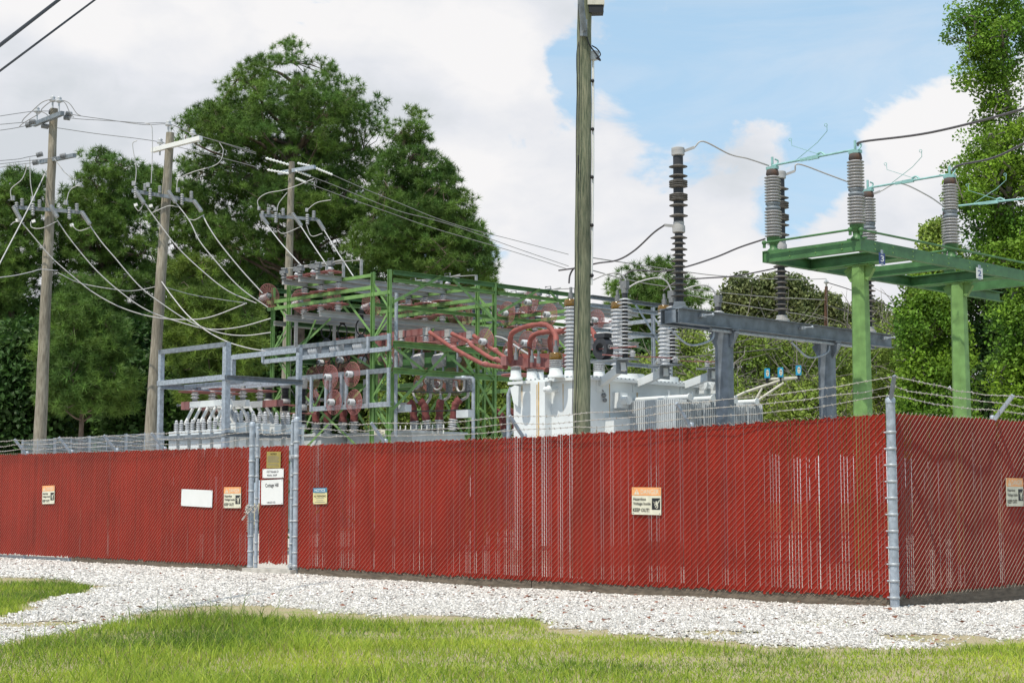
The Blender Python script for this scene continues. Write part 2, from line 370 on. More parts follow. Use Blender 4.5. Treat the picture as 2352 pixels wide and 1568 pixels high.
def scatter_stones():
    n = 980000
    x = rng.uniform(-14, 9.5, n); y = rng.uniform(12.5, 38, n)
    u = (x - C0[0]) * U[0] + (y - C0[1]) * U[1]; v = (x - C0[0]) * V[0] + (y - C0[1]) * V[1]
    dist = np.hypot(x, y); inview = np.abs(x) < 0.325 * y + 0.8
    keep = is_gravel(x, y) & inview & (((v < 0.35) & (u > -6)) | ((u < 0.35) & (v > -4))) & (u > -8)
    keep &= rng.uniform(0, 1, n) < np.clip(26 / dist, 0.5, 1.0)
    inner = is_gravel(x, y - .28) & is_gravel(x + .12, y) & is_gravel(x - .12, y)
    keep &= inner | (rng.uniform(0, 1, n) < .42)
    keep &= ~dirt(x, y) | (rng.uniform(0, 1, n) < .10)
    x, y, dist = x[keep], y[keep], dist[keep]; n = len(x)
    s = rng.gamma(7, 1 / 7, n) * 0.0088 * np.clip(dist / 20, 0.9, 1.5)
    base = np.array([[-1, -1, -1], [1, -1, -1], [1, 1, -1], [-1, 1, -1], [-1, -1, 1], [1, -1, 1], [1, 1, 1], [-1, 1, 1]], float)
    v8 = base[None] * rng.uniform(0.45, 1.1, (n, 8, 3)) * (s[:, None] * np.stack([np.full(n, 1.25), rng.uniform(0.7, 1.1, n), rng.uniform(0.4, 0.8, n)], 1))[:, None, :]
    ax = rng.normal(0, 0.35, n); th = rng.uniform(0, 6.28, n)
    zz = v8[:, :, 2] + v8[:, :, 0] * np.sin(ax)[:, None]
    xx = v8[:, :, 0] * np.cos(th)[:, None] - v8[:, :, 1] * np.sin(th)[:, None]; yy = v8[:, :, 0] * np.sin(th)[:, None] + v8[:, :, 1] * np.cos(th)[:, None]
    P = np.stack([xx + x[:, None], yy + y[:, None], zz + (gz(x, y) + 0.008 + rng.uniform(0, 0.018, n))[:, None]], 2).reshape(-1, 3)
    f6 = np.array([(0, 3, 2, 1), (4, 5, 6, 7), (0, 1, 5, 4), (1, 2, 6, 5), (2, 3, 7, 6), (3, 0, 4, 7)])
    F = (f6[None] + (np.arange(n) * 8)[:, None, None]).reshape(-1, 4)
    t = rng.normal(0.62, 0.22, n); t = np.where(rng.uniform(0, 1, n) < 0.09, rng.uniform(-.9, 0, n), t)
    me = mesh_np('gravel_stones', P, [F], False, np.repeat(t, 8))
    tag(link('gravel_stones', me, M['stone']), 'loose white limestone chips lying in front of the red fence', 'gravel', kind='stuff')
    print('stones', n)
    # dead leaves on the stones, thickest near the corner of the fence
    n = 4500; x = rng.uniform(-12, 9, n); y = rng.uniform(13, 36, n); u = (x - C0[0]) * U[0] + (y - C0[1]) * U[1]; v = (x - C0[0]) * V[0] + (y - C0[1]) * V[1]
    k = is_gravel(x, y) & (v < 0.0) & (rng.uniform(0, 1, n) < np.where(u < 8, 0.8, 0.2)); x, y = x[k], y[k]; n = len(x)
    th = rng.uniform(0, 6.28, n); l = rng.uniform(0.015, 0.045, n); w = l * 0.5; tz = rng.uniform(-0.4, 0.4, (n, 4))
    q = np.array([[-1, 0], [0, -1], [1, 0], [0, 1]], float)
    a = q[None, :, 0] * l[:, None]; b = q[None, :, 1] * w[:, None]
    P = np.stack([x[:, None] + a * np.cos(th)[:, None] - b * np.sin(th)[:, None], y[:, None] + a * np.sin(th)[:, None] + b * np.cos(th)[:, None], (gz(x, y) + 0.055)[:, None] + tz * l[:, None]], 2).reshape(-1, 3)
    me = mesh_np('fallen_leaves', P, [np.arange(n * 4).reshape(-1, 4)])
    tag(link('fallen_leaves', me, M['leaf_litter']), 'brown dead leaves scattered over the white stones', 'dead leaves', kind='stuff')
scatter_stones()

def grow_grass():
    n = 520000
    x = rng.uniform(-9, 8.5, n); y = rng.uniform(9.6, 26, n)
    k = (np.abs(x) < 0.33 * y + 0.6); x, y = x[k], y[k]
    g = is_gravel(x, y)
    d = 0.10; soft = is_gravel(x + d, y + d) | is_gravel(x - d, y + 2 * d) | is_gravel(x, y + 4 * d)   # sparse by the stones
    u = (x - C0[0]) * U[0] + (y - C0[1]) * U[1]
    dens = 0.72 + 0.35 * vnoise(x, y, 1.6, 9)
    k = (~g) & (~dirt(x, y) | (rng.uniform(0, 1, len(x)) < .05)) & (rng.uniform(0, 1, len(x)) < np.where(soft, 0.16, np.clip(dens, 0.62, 1.0)))
    k |= g & (rng.uniform(0, 1, len(x)) < 0.012 * (y < 21))
    k &= (y < 18) | inpoly(x, y, ISLAND)
    x, y = x[k], y[k]; n = len(x)
    tall = 0.75 + 0.45 * vnoise(x, y, 1.1, 21)
    left = smooth01((-x - 1.2) / 2.0)
    h = rng.gamma(6, 1 / 6, n) * (0.058 + 0.055 * left) * np.clip(tall, 0.45, 1.8) * np.where(is_gravel(x, y + 0.25), 0.7, 1.0)
    h = np.where(rng.uniform(0, 1, n) < 0.03, h * 1.9, h)
    w = rng.uniform(0.0022, 0.0048, n); th = rng.uniform(0, 6.28, n); ln = rng.uniform(0.25, 1.25, n) * h; ph = rng.uniform(0, 6.28, n)
    z0 = gz(x, y) + 0.0
    cx, cy = np.cos(th) * w, np.sin(th) * w; lx, ly = np.cos(ph) * ln, np.sin(ph) * ln
    P = np.stack([np.stack([x - cx, y - cy, z0], 1), np.stack([x + cx, y + cy, z0], 1),
                  np.stack([x - cx * .8 + lx * .35, y - cy * .8 + ly * .35, z0 + h * .6], 1), np.stack([x + cx * .8 + lx * .35, y + cy * .8 + ly * .35, z0 + h * .6], 1),
                  np.stack([x + lx, y + ly, z0 + h * .95], 1)], 1).reshape(-1, 3)
    b = np.arange(n) * 5
    t = np.clip(0.55 + 0.20 * vnoise(x, y, 0.9, 33) - 0.2 * left + rng.normal(0, 0.2, n), 0.07, 1); t = np.where(rng.uniform(0, 1, n) < 0.07, 0.02, t)
    me = mesh_np('lawn_grass', P, [np.stack([b, b + 1, b + 3, b + 2], 1), np.stack([b + 2, b + 3, b + 4], 1)], True, np.repeat(t, 5))
    tag(link('lawn_grass', me, M['grass']), 'bright green unmown grass in front of the white stones', 'grass', kind='stuff')
    print('blades', n)
grow_grass()
# ------------------------------------------------------------------ red slatted chain-link fence
Dl3, Dv3, Z3 = np.array([*U, 0]), np.array([*V, 0]), np.array([0, 0, 1.0])
def zt_front(s): return np.interp(s, [0, 3, 6.2, 11, 23, 40], [2.40, 2.345, 2.29, 2.30, 2.37, 2.42])
def zb_front(s): return np.interp(s, [0, 3, 6.2, 11, 23, 40], [0.10, 0.085, 0.085, 0.115, 0.11, 0.15])
PITCH_S = 0.048; STEP_Z = 0.0415
def fence_fabric(root, D, Nn, o, s0, s1, ztf, zbf, seed, gap=None, face=-1):
    """slats and woven wire of one run; s runs along D from o, Nn points outwards"""
    r = np.random.default_rng(seed); n = int((s1 - s0) / PITCH_S); k = np.arange(n); s = s0 + (k + 0.5) * PITCH_S
    zt, zb = ztf(s), zbf(s)
    wob = 0.5 + 0.5 * np.sin(s * 2.1 + seed) * np.sin(s * 0.77 + 2 * seed); gp = gap or (.04, .047); wid = (gp[0] + (gp[1] - gp[0]) * np.clip(wob + r.normal(0, 0.18, n), 0, 1)) / 2
    if gap is None: wid = (np.interp(s, [0, 1.6, 2.0, 4.6, 5.2, 7.6, 8.2, 10, 12.1, 13.4, 14.4, 15.6, 17, 31], [.0410, .0412, .0432, .0432, .0400, .0405, .0438, .0422, .0408, .0412, .0412, .0430, .0445, .0445]) + r.normal(0, .0017, n)).clip(.037, .0474) / 2
    c = s + r.normal(0, 0.0012, n); th = 0.0025
    top = zt - 0.03 + r.normal(0, 0.008, n); bot = zb + 0.03 + r.normal(0, 0.012, n); tw = r.normal(0, 0.0015, n)
    def pt(sv, nv, zv): return o[None] + D[None] * sv[:, None] + Nn[None] * nv[:, None] + Z3[None] * zv[:, None]
    A = []
    for zz in (bot, top):
        for a, b in ((-1, -1), (1, -1), (1, 1), (-1, 1)): A.append(pt(c + a * wid, b * th + a * tw, zz))
    P = np.stack(A, 1).reshape(-1, 3); f6 = np.array([(0, 3, 2, 1), (4, 5, 6, 7), (0, 1, 5, 4), (1, 2, 6, 5), (2, 3, 7, 6), (3, 0, 4, 7)])
    F = (f6[None] + (np.arange(n) * 8)[:, None, None]).reshape(-1, 4)
    o3 = origin(root)
    me = mesh_np('slats', P - o3, [F], False, np.repeat(r.uniform(0, 1, n), 8)); link('slats', me, M['slat'], root)
    # woven wire: one zig-zag strand round each slat, the slanting pass in front always the same way
    m = int(2.25 / STEP_Z); V_, F_ = [], []; rr = 0.0031
    ang = [0, 2.094, 4.189]
    nodes = []
    for j in range(m + 1):
        zz = zb + (zt - zb) * j / m
        side = (k + j) % 2 == 0            # neighbouring strands hook into each other
        sv = s + np.where(side, 0.5, -0.5) * PITCH_S
        nodes.append((sv, zz))
    segs = []
    for j in range(m):
        off = np.where((k + j) % 2 == 0, 0.0135, -0.0080) * (1 if D is not Dv3 else -1)
        (sa, za), (sb, zb_) = nodes[j], nodes[j + 1]
        pa, pb = pt(sa, off, za), pt(sb, off, zb_)
        d = pb - pa; d /= np.linalg.norm(d, axis=1)[:, None]; e1 = np.broadcast_to(Nn, d.shape); e2 = np.cross(d, e1)
        ring = []
        for q in (pa, pb):
            for a in ang: ring.append(q + rr * (math.cos(a) * e1 + math.sin(a) * e2))
        segs.append(np.stack(ring, 1))
    P = np.stack(segs, 1).reshape(-1, 3); nb = n * m
    f3 = np.array([(0, 1, 4, 3), (1, 2, 5, 4), (2, 0, 3, 5)])
    F = (f3[None] + (np.arange(nb) * 6)[:, None, None]).reshape(-1, 4)
    me = mesh_np('chain_link', P - o3, [F], True); link('chain_link', me, M['wire'], root)
def barbed(root, pts_rows, seed):
    r = random.Random(seed)
    for pts in pts_rows:
        mb = MB(); P = [np.asarray(p, float) for p in pts]; fine = []
        for a, b in zip(P[:-1], P[1:]):
            seg = np.linalg.norm(b - a); fine += [q + np.array([r.gauss(0, .012), r.gauss(0, .012), r.gauss(0, .008)]) if 0 < i_ < 8 else q for i_, q in enumerate(sag(a, b, 0.010 * seg + 0.03 * r.random(), 8))][:-1]
        fine.append(P[-1]); mb.tube(fine, 0.0045, 4)
        tot = [0.0]
        for a, b in zip(fine[:-1], fine[1:]): tot.append(tot[-1] + float(np.linalg.norm(b - a)))
        x = 0.06
        arr = np.array(fine)
        while x < tot[-1]:
            p = np.array([np.interp(x, tot, arr[:, i]) for i in range(3)]); mb.ball(p, 0.008, 5)
            for q in range(2):
                d = nrm([r.uniform(-1, 1), r.uniform(-1, 1), r.uniform(-1, 1)]) * 0.026; mb.tube([p - d, p + d], 0.0034, 3)
            x += 0.115 + r.uniform(-0.012, 0.012)
        mb.build('barbed_wire', M['barb'], root)
def arm(root, p, Nn, left=1):
    mb = MB(); q = p + Nn * 0.27 + Z3 * 0.29
    side = np.cross(Nn, Z3)
    mb.bar(p - Z3 * 0.03 - Nn * 0.02, q, 0.032, 0.05, up=Nn)
    mb.lathe([(0.036, -0.03), (0.036, 0.02), (0.02, 0.035)], p - Nn * 0.045, n=10)
    mb.build('barbed_wire_arm', M['galv'], root); return q
def wire_rows(tips): return [[p + (q - p) * f for p, q in tips] for f in (0.30, 0.63, 0.97)]
def line_post(root, p, Nn, ztop):
    mb = MB(); b = p - Nn * 0.045; mb.cyl([b[0], b[1], -0.1], [b[0], b[1], ztop], 0.030, 10); mb.build('line_post', M['galv'], root)
def terminal_post(root, p, r, ztop, name='terminal_post', bands=9, z0=-0.15):
    mb = MB(); mb.cyl([p[0], p[1], z0], [p[0], p[1], ztop], r, 14)
    mb.lathe([(r + .006, 0), (r + .006, .05), (r * .8, .075), (r * .3, .09)], [p[0], p[1], ztop - 0.02], n=14)
    o = mb.build(name, M['galv'], root); mb = MB()
    for i in range(bands):
        z = 0.12 + (ztop - 0.5) * i / (bands - 1)
        mb.lathe([(r, -.018), (r + .007, -.016), (r + .007, .016), (r, .018)], [p[0], p[1], z], n=14)
        mb.tube([[p[0] - r * .7, p[1] + r * .7, z], [p[0] - r - .015, p[1] + r + .01, z]], 0.012, 5)
        mb.build('tension_band', M['band'], o); mb = MB()
    return o
def xs(x, v=0.0): return uof(onv(x, 1153, v))
S_HINGE, S_LATCH = xs(680), xs(577)
o0 = W(0, 0, 0)
front_N, side_N = -Dv3, -Dl3
# right-hand run of the front fence, gate to corner
fr = thing('slatted_fence', 'long red slatted chain-link fence run between the gate and the corner post', 'fence', W(0.2, 0, 0))
fence_fabric(fr, Dl3, front_N, o0, 0.07, S_HINGE - 0.05, zt_front, zb_front, 1)
tips = []
for x in (1585, 1200, 880):
    s = xs(x); p = W(s, 0, float(zt_front(s))); line_post(fr, p, front_N, p[2]); tips.append((p, arm(fr, p, front_N)))
corner_p = W(0, 0, 2.52)
cq = corner_p + (front_N + side_N) * 0.20 + Z3 * 0.30
ends = [(corner_p - Z3 * 0.02, cq)] + tips + [(W(S_HINGE, 0, 2.35), W(S_HINGE, 0, 2.73))]
barbed(fr, wire_rows(ends), 5)
cp = thing('corner_post', 'thick grey steel post where the two red fence runs meet', 'fence post', W(-0.02, -0.02, 0))
terminal_post(cp, W(-0.02, -0.02, 0), 0.057, 2.52, 'post', 11)
mb = MB(); mb.bar(corner_p - Z3 * 0.06, cq, 0.03, 0.05, up=front_N); mb.build('barbed_wire_arm', M['galv_dark'], cp)
# left-hand run beyond the gate
fl = thing('slatted_fence', 'red slatted chain-link fence run to the left of the gate, with danger and blank signs', 'fence', W(S_LATCH + .2, 0, 0))
S_END = 31.0
fence_fabric(fl, Dl3, front_N, o0, S_LATCH + 0.06, S_END, zt_front, zb_front, 2)
tips = []
for x in (372, 262, 158, 55, -75, -200):
    s = xs(x); p = W(s, 0, float(zt_front(s))); line_post(fl, p, front_N, p[2]); tips.append((p, arm(fl, p, front_N)))
barbed(fl, wire_rows([(W(S_LATCH, 0, 2.35), W(S_LATCH, 0, 2.70))] + tips), 6)
# side run, going right from the corner
fs = thing('slatted_fence', 'shaded maroon slatted fence run to the right of the corner post', 'fence', W(0, 0.2, 0))
zts = lambda s: np.interp(s, [0, 4, 12], [2.40, 2.42, 2.5]); zbs = lambda s: np.interp(s, [0, 4, 12], [0.10, 0.16, 0.28])
fence_fabric(fs, Dv3, side_N, o0, 0.07, 9.0, zts, zbs, 3, (0.036, 0.0445))
tips = []
for s in (2.55, 5.5, 8.6):
    p = W(0, s, float(zts(s))); line_post(fs, p, side_N, p[2]); tips.append((p, arm(fs, p, side_N)))
barbed(fs, wire_rows([(corner_p - Z3 * 0.02, cq)] + tips), 7)
mb = MB(); mb.tube([W(0.02, 0.1, 1.93), W(0.02, 9, 2.0)], 0.014, 6); mb.build('brace_rail', M['galv'], fs)
# timber kerbs under the mesh
def kerb(label, a, b, off, rise=0.0, zt=(0.11, 0.11)):
    mb = MB(); d, s, t = frame(b - a); p = a + off; q = b + off
    mb.prof([p[0], p[1], zt[0] - .16], [q[0], q[1], zt[1] - .16], [(-.045, -.16), (.045, -.16), (.045, .12), (-.045, .12)])
    tag(mb.build('timber_kerb', M['timber']), label, 'timber kerb', 'timber kerbs under the red fence')
for a, b, l in [(0.06, 6.3, 'weathered grey timber under the fence nearest the corner post'), (6.32, S_HINGE - .05, 'weathered grey timber under the fence just right of the gate'), (S_LATCH + .08, 20.0, 'weathered grey timber under the fence left of the gate')]:
    kerb(l, W(a, 0), W(b, 0), Dv3 * 0.06, zt=(0.215, 0.215) if a < 7 else (0.235, 0.24))
kerb('dark weathered timber under the side fence', W(0, .1), W(0, 9), Dl3 * 0.06, zt=(0.21, 0.33))
# gate
tp = thing('gate_post', 'grey steel gate post with chain, left of the small gate', 'gate post', W(S_LATCH, 0, 0)); terminal_post(tp, W(S_LATCH, 0, 0), 0.052, 2.68, 'post', 9)
tp = thing('gate_post', 'grey steel gate post with hinges, right of the small gate', 'gate post', W(S_HINGE, 0, 0)); terminal_post(tp, W(S_HINGE, 0, 0), 0.052, 2.72, 'post', 9)
g0, g1 = S_HINGE + 0.13, S_LATCH - 0.17
gt = thing('fence_gate', 'narrow red slatted gate with grey tube frame and four notices', 'gate', W(g1, 0, 0))
mb = MB()
for s in (g0, g1): mb.cyl(W(s, 0, 0.08), W(s, 0, 2.62 if s == g1 else 2.70), 0.032, 12); mb.ball(W(s, 0, 2.62 if s == g1 else 2.70), 0.036)
mb.build('frame', M['galv'], gt)
mb = MB()
for z in (0.2, 0.55, 0.95, 1.35, 1.75, 2.1, 2.3):
    for s, sg in ((g0, 1), (g1, -1)): mb = MB(); mb.lathe([(.032, -.018), (.039, -.016), (.039, .016), (.032, .018)], W(s, 0, z), n=12); mb.build('tension_band', M['band'], gt)
fence_fabric(gt, Dl3, front_N, o0, g0 + 0.10, g1 - 0.05, lambda s: np.full_like(s, 2.31), lambda s: np.full_like(s, 0.17), 4)
barbed(gt, [[W(g0, 0, z), W(g1, 0, z)] for z in (2.42, 2.52, 2.60)], 8)
for z in (0.16, 2.08):
    mb = MB(); mb.bar(W(S_HINGE, -.07, z), W(g0, -.05, z), 0.03, 0.05); mb.cyl(W(S_HINGE + .06, -.1, z), W(S_HINGE + .06, -.02, z), .035, 10)
    mb.lathe([(.056, -.03), (.064, -.028), (.064, .028), (.056, .03)], W(S_HINGE, 0, z), n=12); mb.build('hinge', M['band'], gt)
mb = MB(); mb.ubox(S_HINGE - .05, S_LATCH + .06, -.14, .14, -.15, .10); tag(mb.build('gate_sill', M['concrete']), 'low concrete sill under the small gate', 'sill')
mb = MB()
for i in range(22):
    a = i * 0.62; p = W((g1 + S_LATCH) / 2 + 0.13 * math.cos(a), -0.03 - 0.09 * abs(math.sin(a)), 1.17 + 0.05 * math.sin(i * 1.7)); q = p + np.array([.02 * math.cos(i), .02 * math.sin(i), .03 * math.sin(2 * i)])
    mb.tube(spline([p, p + [.03, -.02, .02], q + [.0, -.03, -.03], p + [-.02, 0, -.02]], 3), 0.008, 5)
for i in range(9): z = 1.12 - i * 0.045; p = W(S_LATCH - .02, -.085, z); mb.tube([p + [.012, 0, .02], p + [-.012, -.01, 0], p + [.012, 0, -.02]], 0.008, 5)
ch = mb.build('chain', M['barb']); tag(ch, 'steel chain wrapped round the gate post and gate frame', 'chain')
mb = MB(); p = W(S_LATCH + .05, -.1, 1.03); mb.bar(p, p + np.array([-.05, 0, -.07]), .05, .03); mb.tube(spline([p + [0, 0, 0], p + [.05, 0, .06], p + [-.02, 0, .07]], 4), .007, 6)
tag(mb.build('padlock', M['barb']), 'steel padlock hanging from the gate chain', 'padlock')

# ------------------------------------------------------------------ signs
def text_mesh(s):
    cu = bpy.data.curves.new('lettering', 'FONT'); cu.body = s; cu.size = 1.0; cu.resolution_u = 3; cu.offset = .012
    o = bpy.data.objects.new('lettering', cu); col.objects.link(o)
    me = bpy.data.meshes.new_from_object(o.evaluated_get(bpy.context.evaluated_depsgraph_get()))
    bpy.data.objects.remove(o); bpy.data.curves.remove(cu); me.name = 'lettering'; return me
class Board:
    """flat board on plane with origin o (lower left seen from the front), right r, up Z, outward n"""
    def __init__(self, name, label, cat, o, r, n, w, h, material, group=None, tilt=0.0, th=0.006, up=None):
        self.r = nrm(r); self.n = nrm(n); up = Z3 if up is None else nrm(up)
        c, s = math.cos(tilt), math.sin(tilt); self.up = up * c - self.r * s; self.r = self.r * c + up * s
        self.o = np.asarray(o, float); self.w, self.h = w, h; self.th = th
        self.root = thing(name, label, cat, self.o, group)
        mb = MB(); self._box(mb, 0, 0, w, h, -th, 0); mb.build('board', material, self.root)
    def P(self, x, y, d=0.0): return self.o + self.r * x + self.up * y + self.n * d
    def _box(self, mb, x0, y0, x1, y1, d0, d1):
        P = self.P; mb.box8([P(x0, y0, d0), P(x0, y1, d0), P(x1, y1, d0), P(x1, y0, d0), P(x0, y0, d1), P(x0, y1, d1), P(x1, y1, d1), P(x1, y0, d1)])
    def rect(self, name, x0, y0, x1, y1, material, d=0.002):
        mb = MB(); self._box(mb, x0 * self.w, y0 * self.h, x1 * self.w, y1 * self.h, d - 0.0015, d); mb.build(name, material, self.root)
    def shapes(self, name, polys, material, d=0.004):
        mb = MB()
        for pl in polys: mb.poly([self.P(x * self.w, y * self.h, d) for x, y in pl])
        mb.build(name, material, self.root)
    def text(self, s, x0, y0, x1, y1, material, d=0.003):
        me = text_mesh(s); n = len(me.vertices); co = np.empty(n * 3, np.float32); me.vertices.foreach_get('co', co); co = co.reshape(-1, 3)
        mn, mx = co.min(0), co.max(0); q = (co[:, :2] - mn[:2]) / np.maximum(mx[:2] - mn[:2], 1e-6)
        x = (x0 + (x1 - x0) * q[:, 0]) * self.w; y = (y0 + (y1 - y0) * q[:, 1]) * self.h
        P = self.P(0, 0, d)[None] + self.r[None] * x[:, None] + self.up[None] * y[:, None] - self.o[None]
        me.vertices.foreach_set('co', P.astype(np.float32).ravel()); me.update(); link('lettering', me, material, self.root)
    def bolts(self, inset=0.05):
        mb = MB()
        for x in (inset, 1 - inset):
            for y in (inset, 1 - inset): mb.cyl(self.P(x * self.w, y * self.h, 0.001), self.P(x * self.w, y * self.h, 0.006), 0.007, 8)
        mb.build('bolt', M['galv_dark'], self.root)
def front_sign(name, label, cat, px, material, group=None, tilt=0.0, off=0.03):
    x0, y0, x1, y1 = px; xm, ym = (x0 + x1) / 2, (y0 + y1) / 2
    sl, sr = uof(onv(x0, ym, -off)), uof(onv(x1, ym, -off)); zt, zb = onv(xm, y0, -off)[2], onv(xm, y1, -off)[2]
    return Board(name, label, cat, W(sl, -off, zb), -Dl3, front_N, sl - sr, zt - zb, material, group, tilt)
def fill_danger(b):
    b.rect('header', 0.0, 0.70, 1.0, 1.0, M['sign_orange'])
    b.shapes('warning_triangle', [[(0.08, 0.735), (0.27, 0.735), (0.175, 0.94)]], M['sign_cream'])
    b.shapes('exclamation_mark', [[(0.163, 0.80), (0.187, 0.80), (0.192, 0.88), (0.158, 0.88)], [(0.16, 0.755), (0.19, 0.755), (0.19, 0.785), (0.16, 0.785)]], M['sign_orange'], 0.005)
    b.text('DANGER', 0.31, 0.75, 0.93, 0.93, M['sign_cream'])
    b.text('Hazardous', 0.05, 0.515, 0.49, 0.63, M['ink']); b.text('Voltage Inside', 0.05, 0.315, 0.65, 0.46, M['ink'])
    b.text('KEEP OUT!', 0.04, 0.10, 0.60, 0.235, M['ink']); b.text('KEEP OUT!', 0.044, 0.102, 0.604, 0.237, M['ink'])
    b.rect('pictogram', 0.69, 0.19, 0.97, 0.61, M['ink'])
    g = [[(0.845 + .028 * math.cos(a), 0.475 + .03 * math.sin(a)) for a in np.linspace(0, 6.0, 9)],
         [(0.82, 0.44), (0.88, 0.46), (0.90, 0.36), (0.85, 0.33)], [(0.88, 0.44), (0.95, 0.56), (0.965, 0.53), (0.90, 0.40)], [(0.82, 0.44), (0.77, 0.36), (0.79, 0.34), (0.84, 0.41)],
         [(0.85, 0.34), (0.80, 0.31), (0.80, 0.27), (0.82, 0.27), (0.83, 0.295), (0.89, 0.345)], [(0.89, 0.36), (0.88, 0.28), (0.83, 0.23), (0.85, 0.215), (0.905, 0.27), (0.91, 0.37)],
         [(0.70, 0.53), (0.76, 0.46), (0.75, 0.445), (0.81, 0.41), (0.775, 0.445), (0.79, 0.46), (0.72, 0.50)]]
    b.shapes('figure', g, M['sign_cream'])
    b.bolts()
dg = 'danger signs on the red fence'
fill_danger(front_sign('danger_sign', 'orange and white DANGER sign in the middle of the long fence run', 'danger sign', (1451, 1118, 1518, 1181), M['sign_cream'], dg, -0.012))
fill_danger(front_sign('danger_sign', 'orange and white DANGER sign beside the blank white sign, near the gate post', 'danger sign', (514, 1118, 553, 1166), M['sign_cream'], dg))
fill_danger(front_sign('danger_sign', 'smallest orange and white DANGER sign, far left on the fence', 'danger sign', (97, 1115, 125, 1157), M['sign_cream'], dg, 0.015))
pa = onu(2313, 1162, -0.03); pb = onu(2364, 1097, -0.03); pz = onu(2313, 1097, -0.03)[2]
fill_danger(Board('danger_sign', 'orange and white DANGER sign on the shaded side fence, cut by the picture edge', 'danger sign', pa, Dv3, side_N, 0.45, pz - pa[2], M['sign_cream'], dg))
b = front_sign('blank_sign', 'long blank white sign on the fence, bottom corner lifted', 'sign', (416, 1122, 487, 1161), M['sign_white'], tilt=-0.03); b.bolts(0.03)
b = front_sign('notice_sign', 'small gold NOTICE plate at the top of the gate', 'sign', (612, 1036, 644, 1074), M['sign_gold'], tilt=-0.02)
b.text('NOTICE', 0.28, 0.80, 0.72, 0.91, M['ink'])
for i, y in enumerate((0.70, 0.63, 0.56, 0.49, 0.42, 0.35, 0.22, 0.14)): b.rect('small_print', 0.08, y, 0.9 if i % 3 else 0.8, y + 0.022, M['ink_grey'])
b = front_sign('address_sign', 'small white street address sign on the gate, above the large white sign', 'sign', (603, 1076, 651, 1097), M['sign_white'], off=0.034)
b.text('4167 Palmdale Dr', 0.2, 0.56, 0.78, 0.84, M['ink_grey']); b.text('Mobile, 36609', 0.23, 0.16, 0.70, 0.42, M['ink_grey']); b.bolts(0.04)
b = front_sign('site_name_sign', 'large square white site name sign in the middle of the gate', 'sign', (600, 1102, 650, 1159), M['sign_white'], tilt=0.02)
b.text('Cottage Hill', 0.2, 0.66, 0.80, 0.86, M['ink']); b.text('1-844-257-1525', 0.27, 0.05, 0.66, 0.13, M['ink_grey']); b.bolts(0.04)
b = front_sign('trespass_sign', 'small buff and blue NOTICE no trespassing sign right of the gate', 'sign', (719, 1120, 751, 1157), M['sign_buff'], tilt=0.01)
b.rect('header', 0, 0.71, 1, 1, M['sign_blue']); b.text('NOTICE', 0.12, 0.77, 0.88, 0.94, M['ink_white']); b.text('NO TRESPASSING', 0.08, 0.42, 0.92, 0.55, M['ink'])
for y, a in ((0.64, 0.12), (0.33, 0.2), (0.2, 0.25), (0.10, 0.15)): b.rect('small_print', a, y, 1 - a, y + 0.03, M['ink_grey'])
b.bolts()
# ------------------------------------------------------------------ materials of the yard
M['green'] = mat('green_painted_steel', (0.165, 0.30, 0.095), 0.5, var=0.18, scale=5, bump=0.05, spec=0.35)
M['green_dk'] = mat('dark_green_painted_steel', (0.066, 0.165, 0.058), 0.45, var=0.2, scale=4, bump=0.05)
M['alu'] = mat('aluminium_bus', (0.42, 0.41, 0.40), 0.55, 0.25, var=0.16, scale=3, stretch=(1, 1, 5), bump=0.05)
M['porc'] = mat('grey_porcelain', (0.52, 0.53, 0.55), 0.2, var=0.06, scale=10, spec=0.6)
M['porc_sw'] = mat('grey_brown_porcelain', (0.40, 0.395, 0.405), 0.25, var=0.1, scale=6, spec=0.6)
M['porc_dk'] = mat('dark_polymer', (0.035, 0.036, 0.042), 0.5, var=0.2, scale=8)
M['porc_top'] = mat('dusty_polymer_shed', (0.13, 0.12, 0.11), 0.7, var=0.3, scale=12)
M['cast'] = mat('grey_cast_fitting', (0.20, 0.205, 0.21), 0.55, 0.2, var=0.2, scale=15)
M['rust'] = mat('rusty_iron_cap', (0.115, 0.065, 0.045), 0.8, var=0.4, scale=8, c2=(0.06, 0.055, 0.055))
M['pink'] = mat('faded_pink_guard_plastic', (0.36, 0.145, 0.135), 0.7, var=0.12, scale=5)
M['redcov'] = mat('faded_red_cover', (0.255, 0.076, 0.062), 0.7, var=0.18, scale=5, bump=0.25, bscale=14)
M['redbox'] = mat('dark_red_cover', (0.17, 0.04, 0.038), 0.65, scale=3, c2=(0.27, 0.125, 0.12), stretch=(3, 3, 0.6), thr=(.45, .75))
M['boot'] = mat('maroon_boot', (0.16, 0.045, 0.042), 0.7, var=0.25, scale=6, bump=0.3, bscale=16)
M['white'] = mat('white_equipment_paint', (0.70, 0.73, 0.735), 0.4, var=0.06, scale=2, bump=0.02)
M['fin'] = mat('grey_radiator_paint', (0.50, 0.53, 0.55), 0.45, var=0.12, scale=3)
M['black'] = mat('black_rubber', (0.02, 0.02, 0.022), 0.5, var=0.2)
M['amber'] = mat('amber_oil_glass', (0.16, 0.085, 0.008), 0.15, var=0.3, scale=25, spec=0.7)
M['cable'] = mat('aluminium_cable', (0.44, 0.43, 0.425), 0.5, 0.2, var=0.1, scale=30)
M['steelblue'] = mat('blue_grey_painted_steel', (0.165, 0.19, 0.22), 0.5, 0.1, var=0.25, scale=5, bump=0.05)
M['rustmark'] = mat('rust_streak', (0.50, 0.32, 0.10), 0.7, var=0.2, scale=9)
ORD = ['first', 'second', 'third', 'fourth', 'fifth', 'sixth', 'seventh', 'eighth', 'ninth', 'tenth', 'eleventh', 'twelfth']
def q1(x, y): return (.29297 * x, 172.3 + .29297 * y)
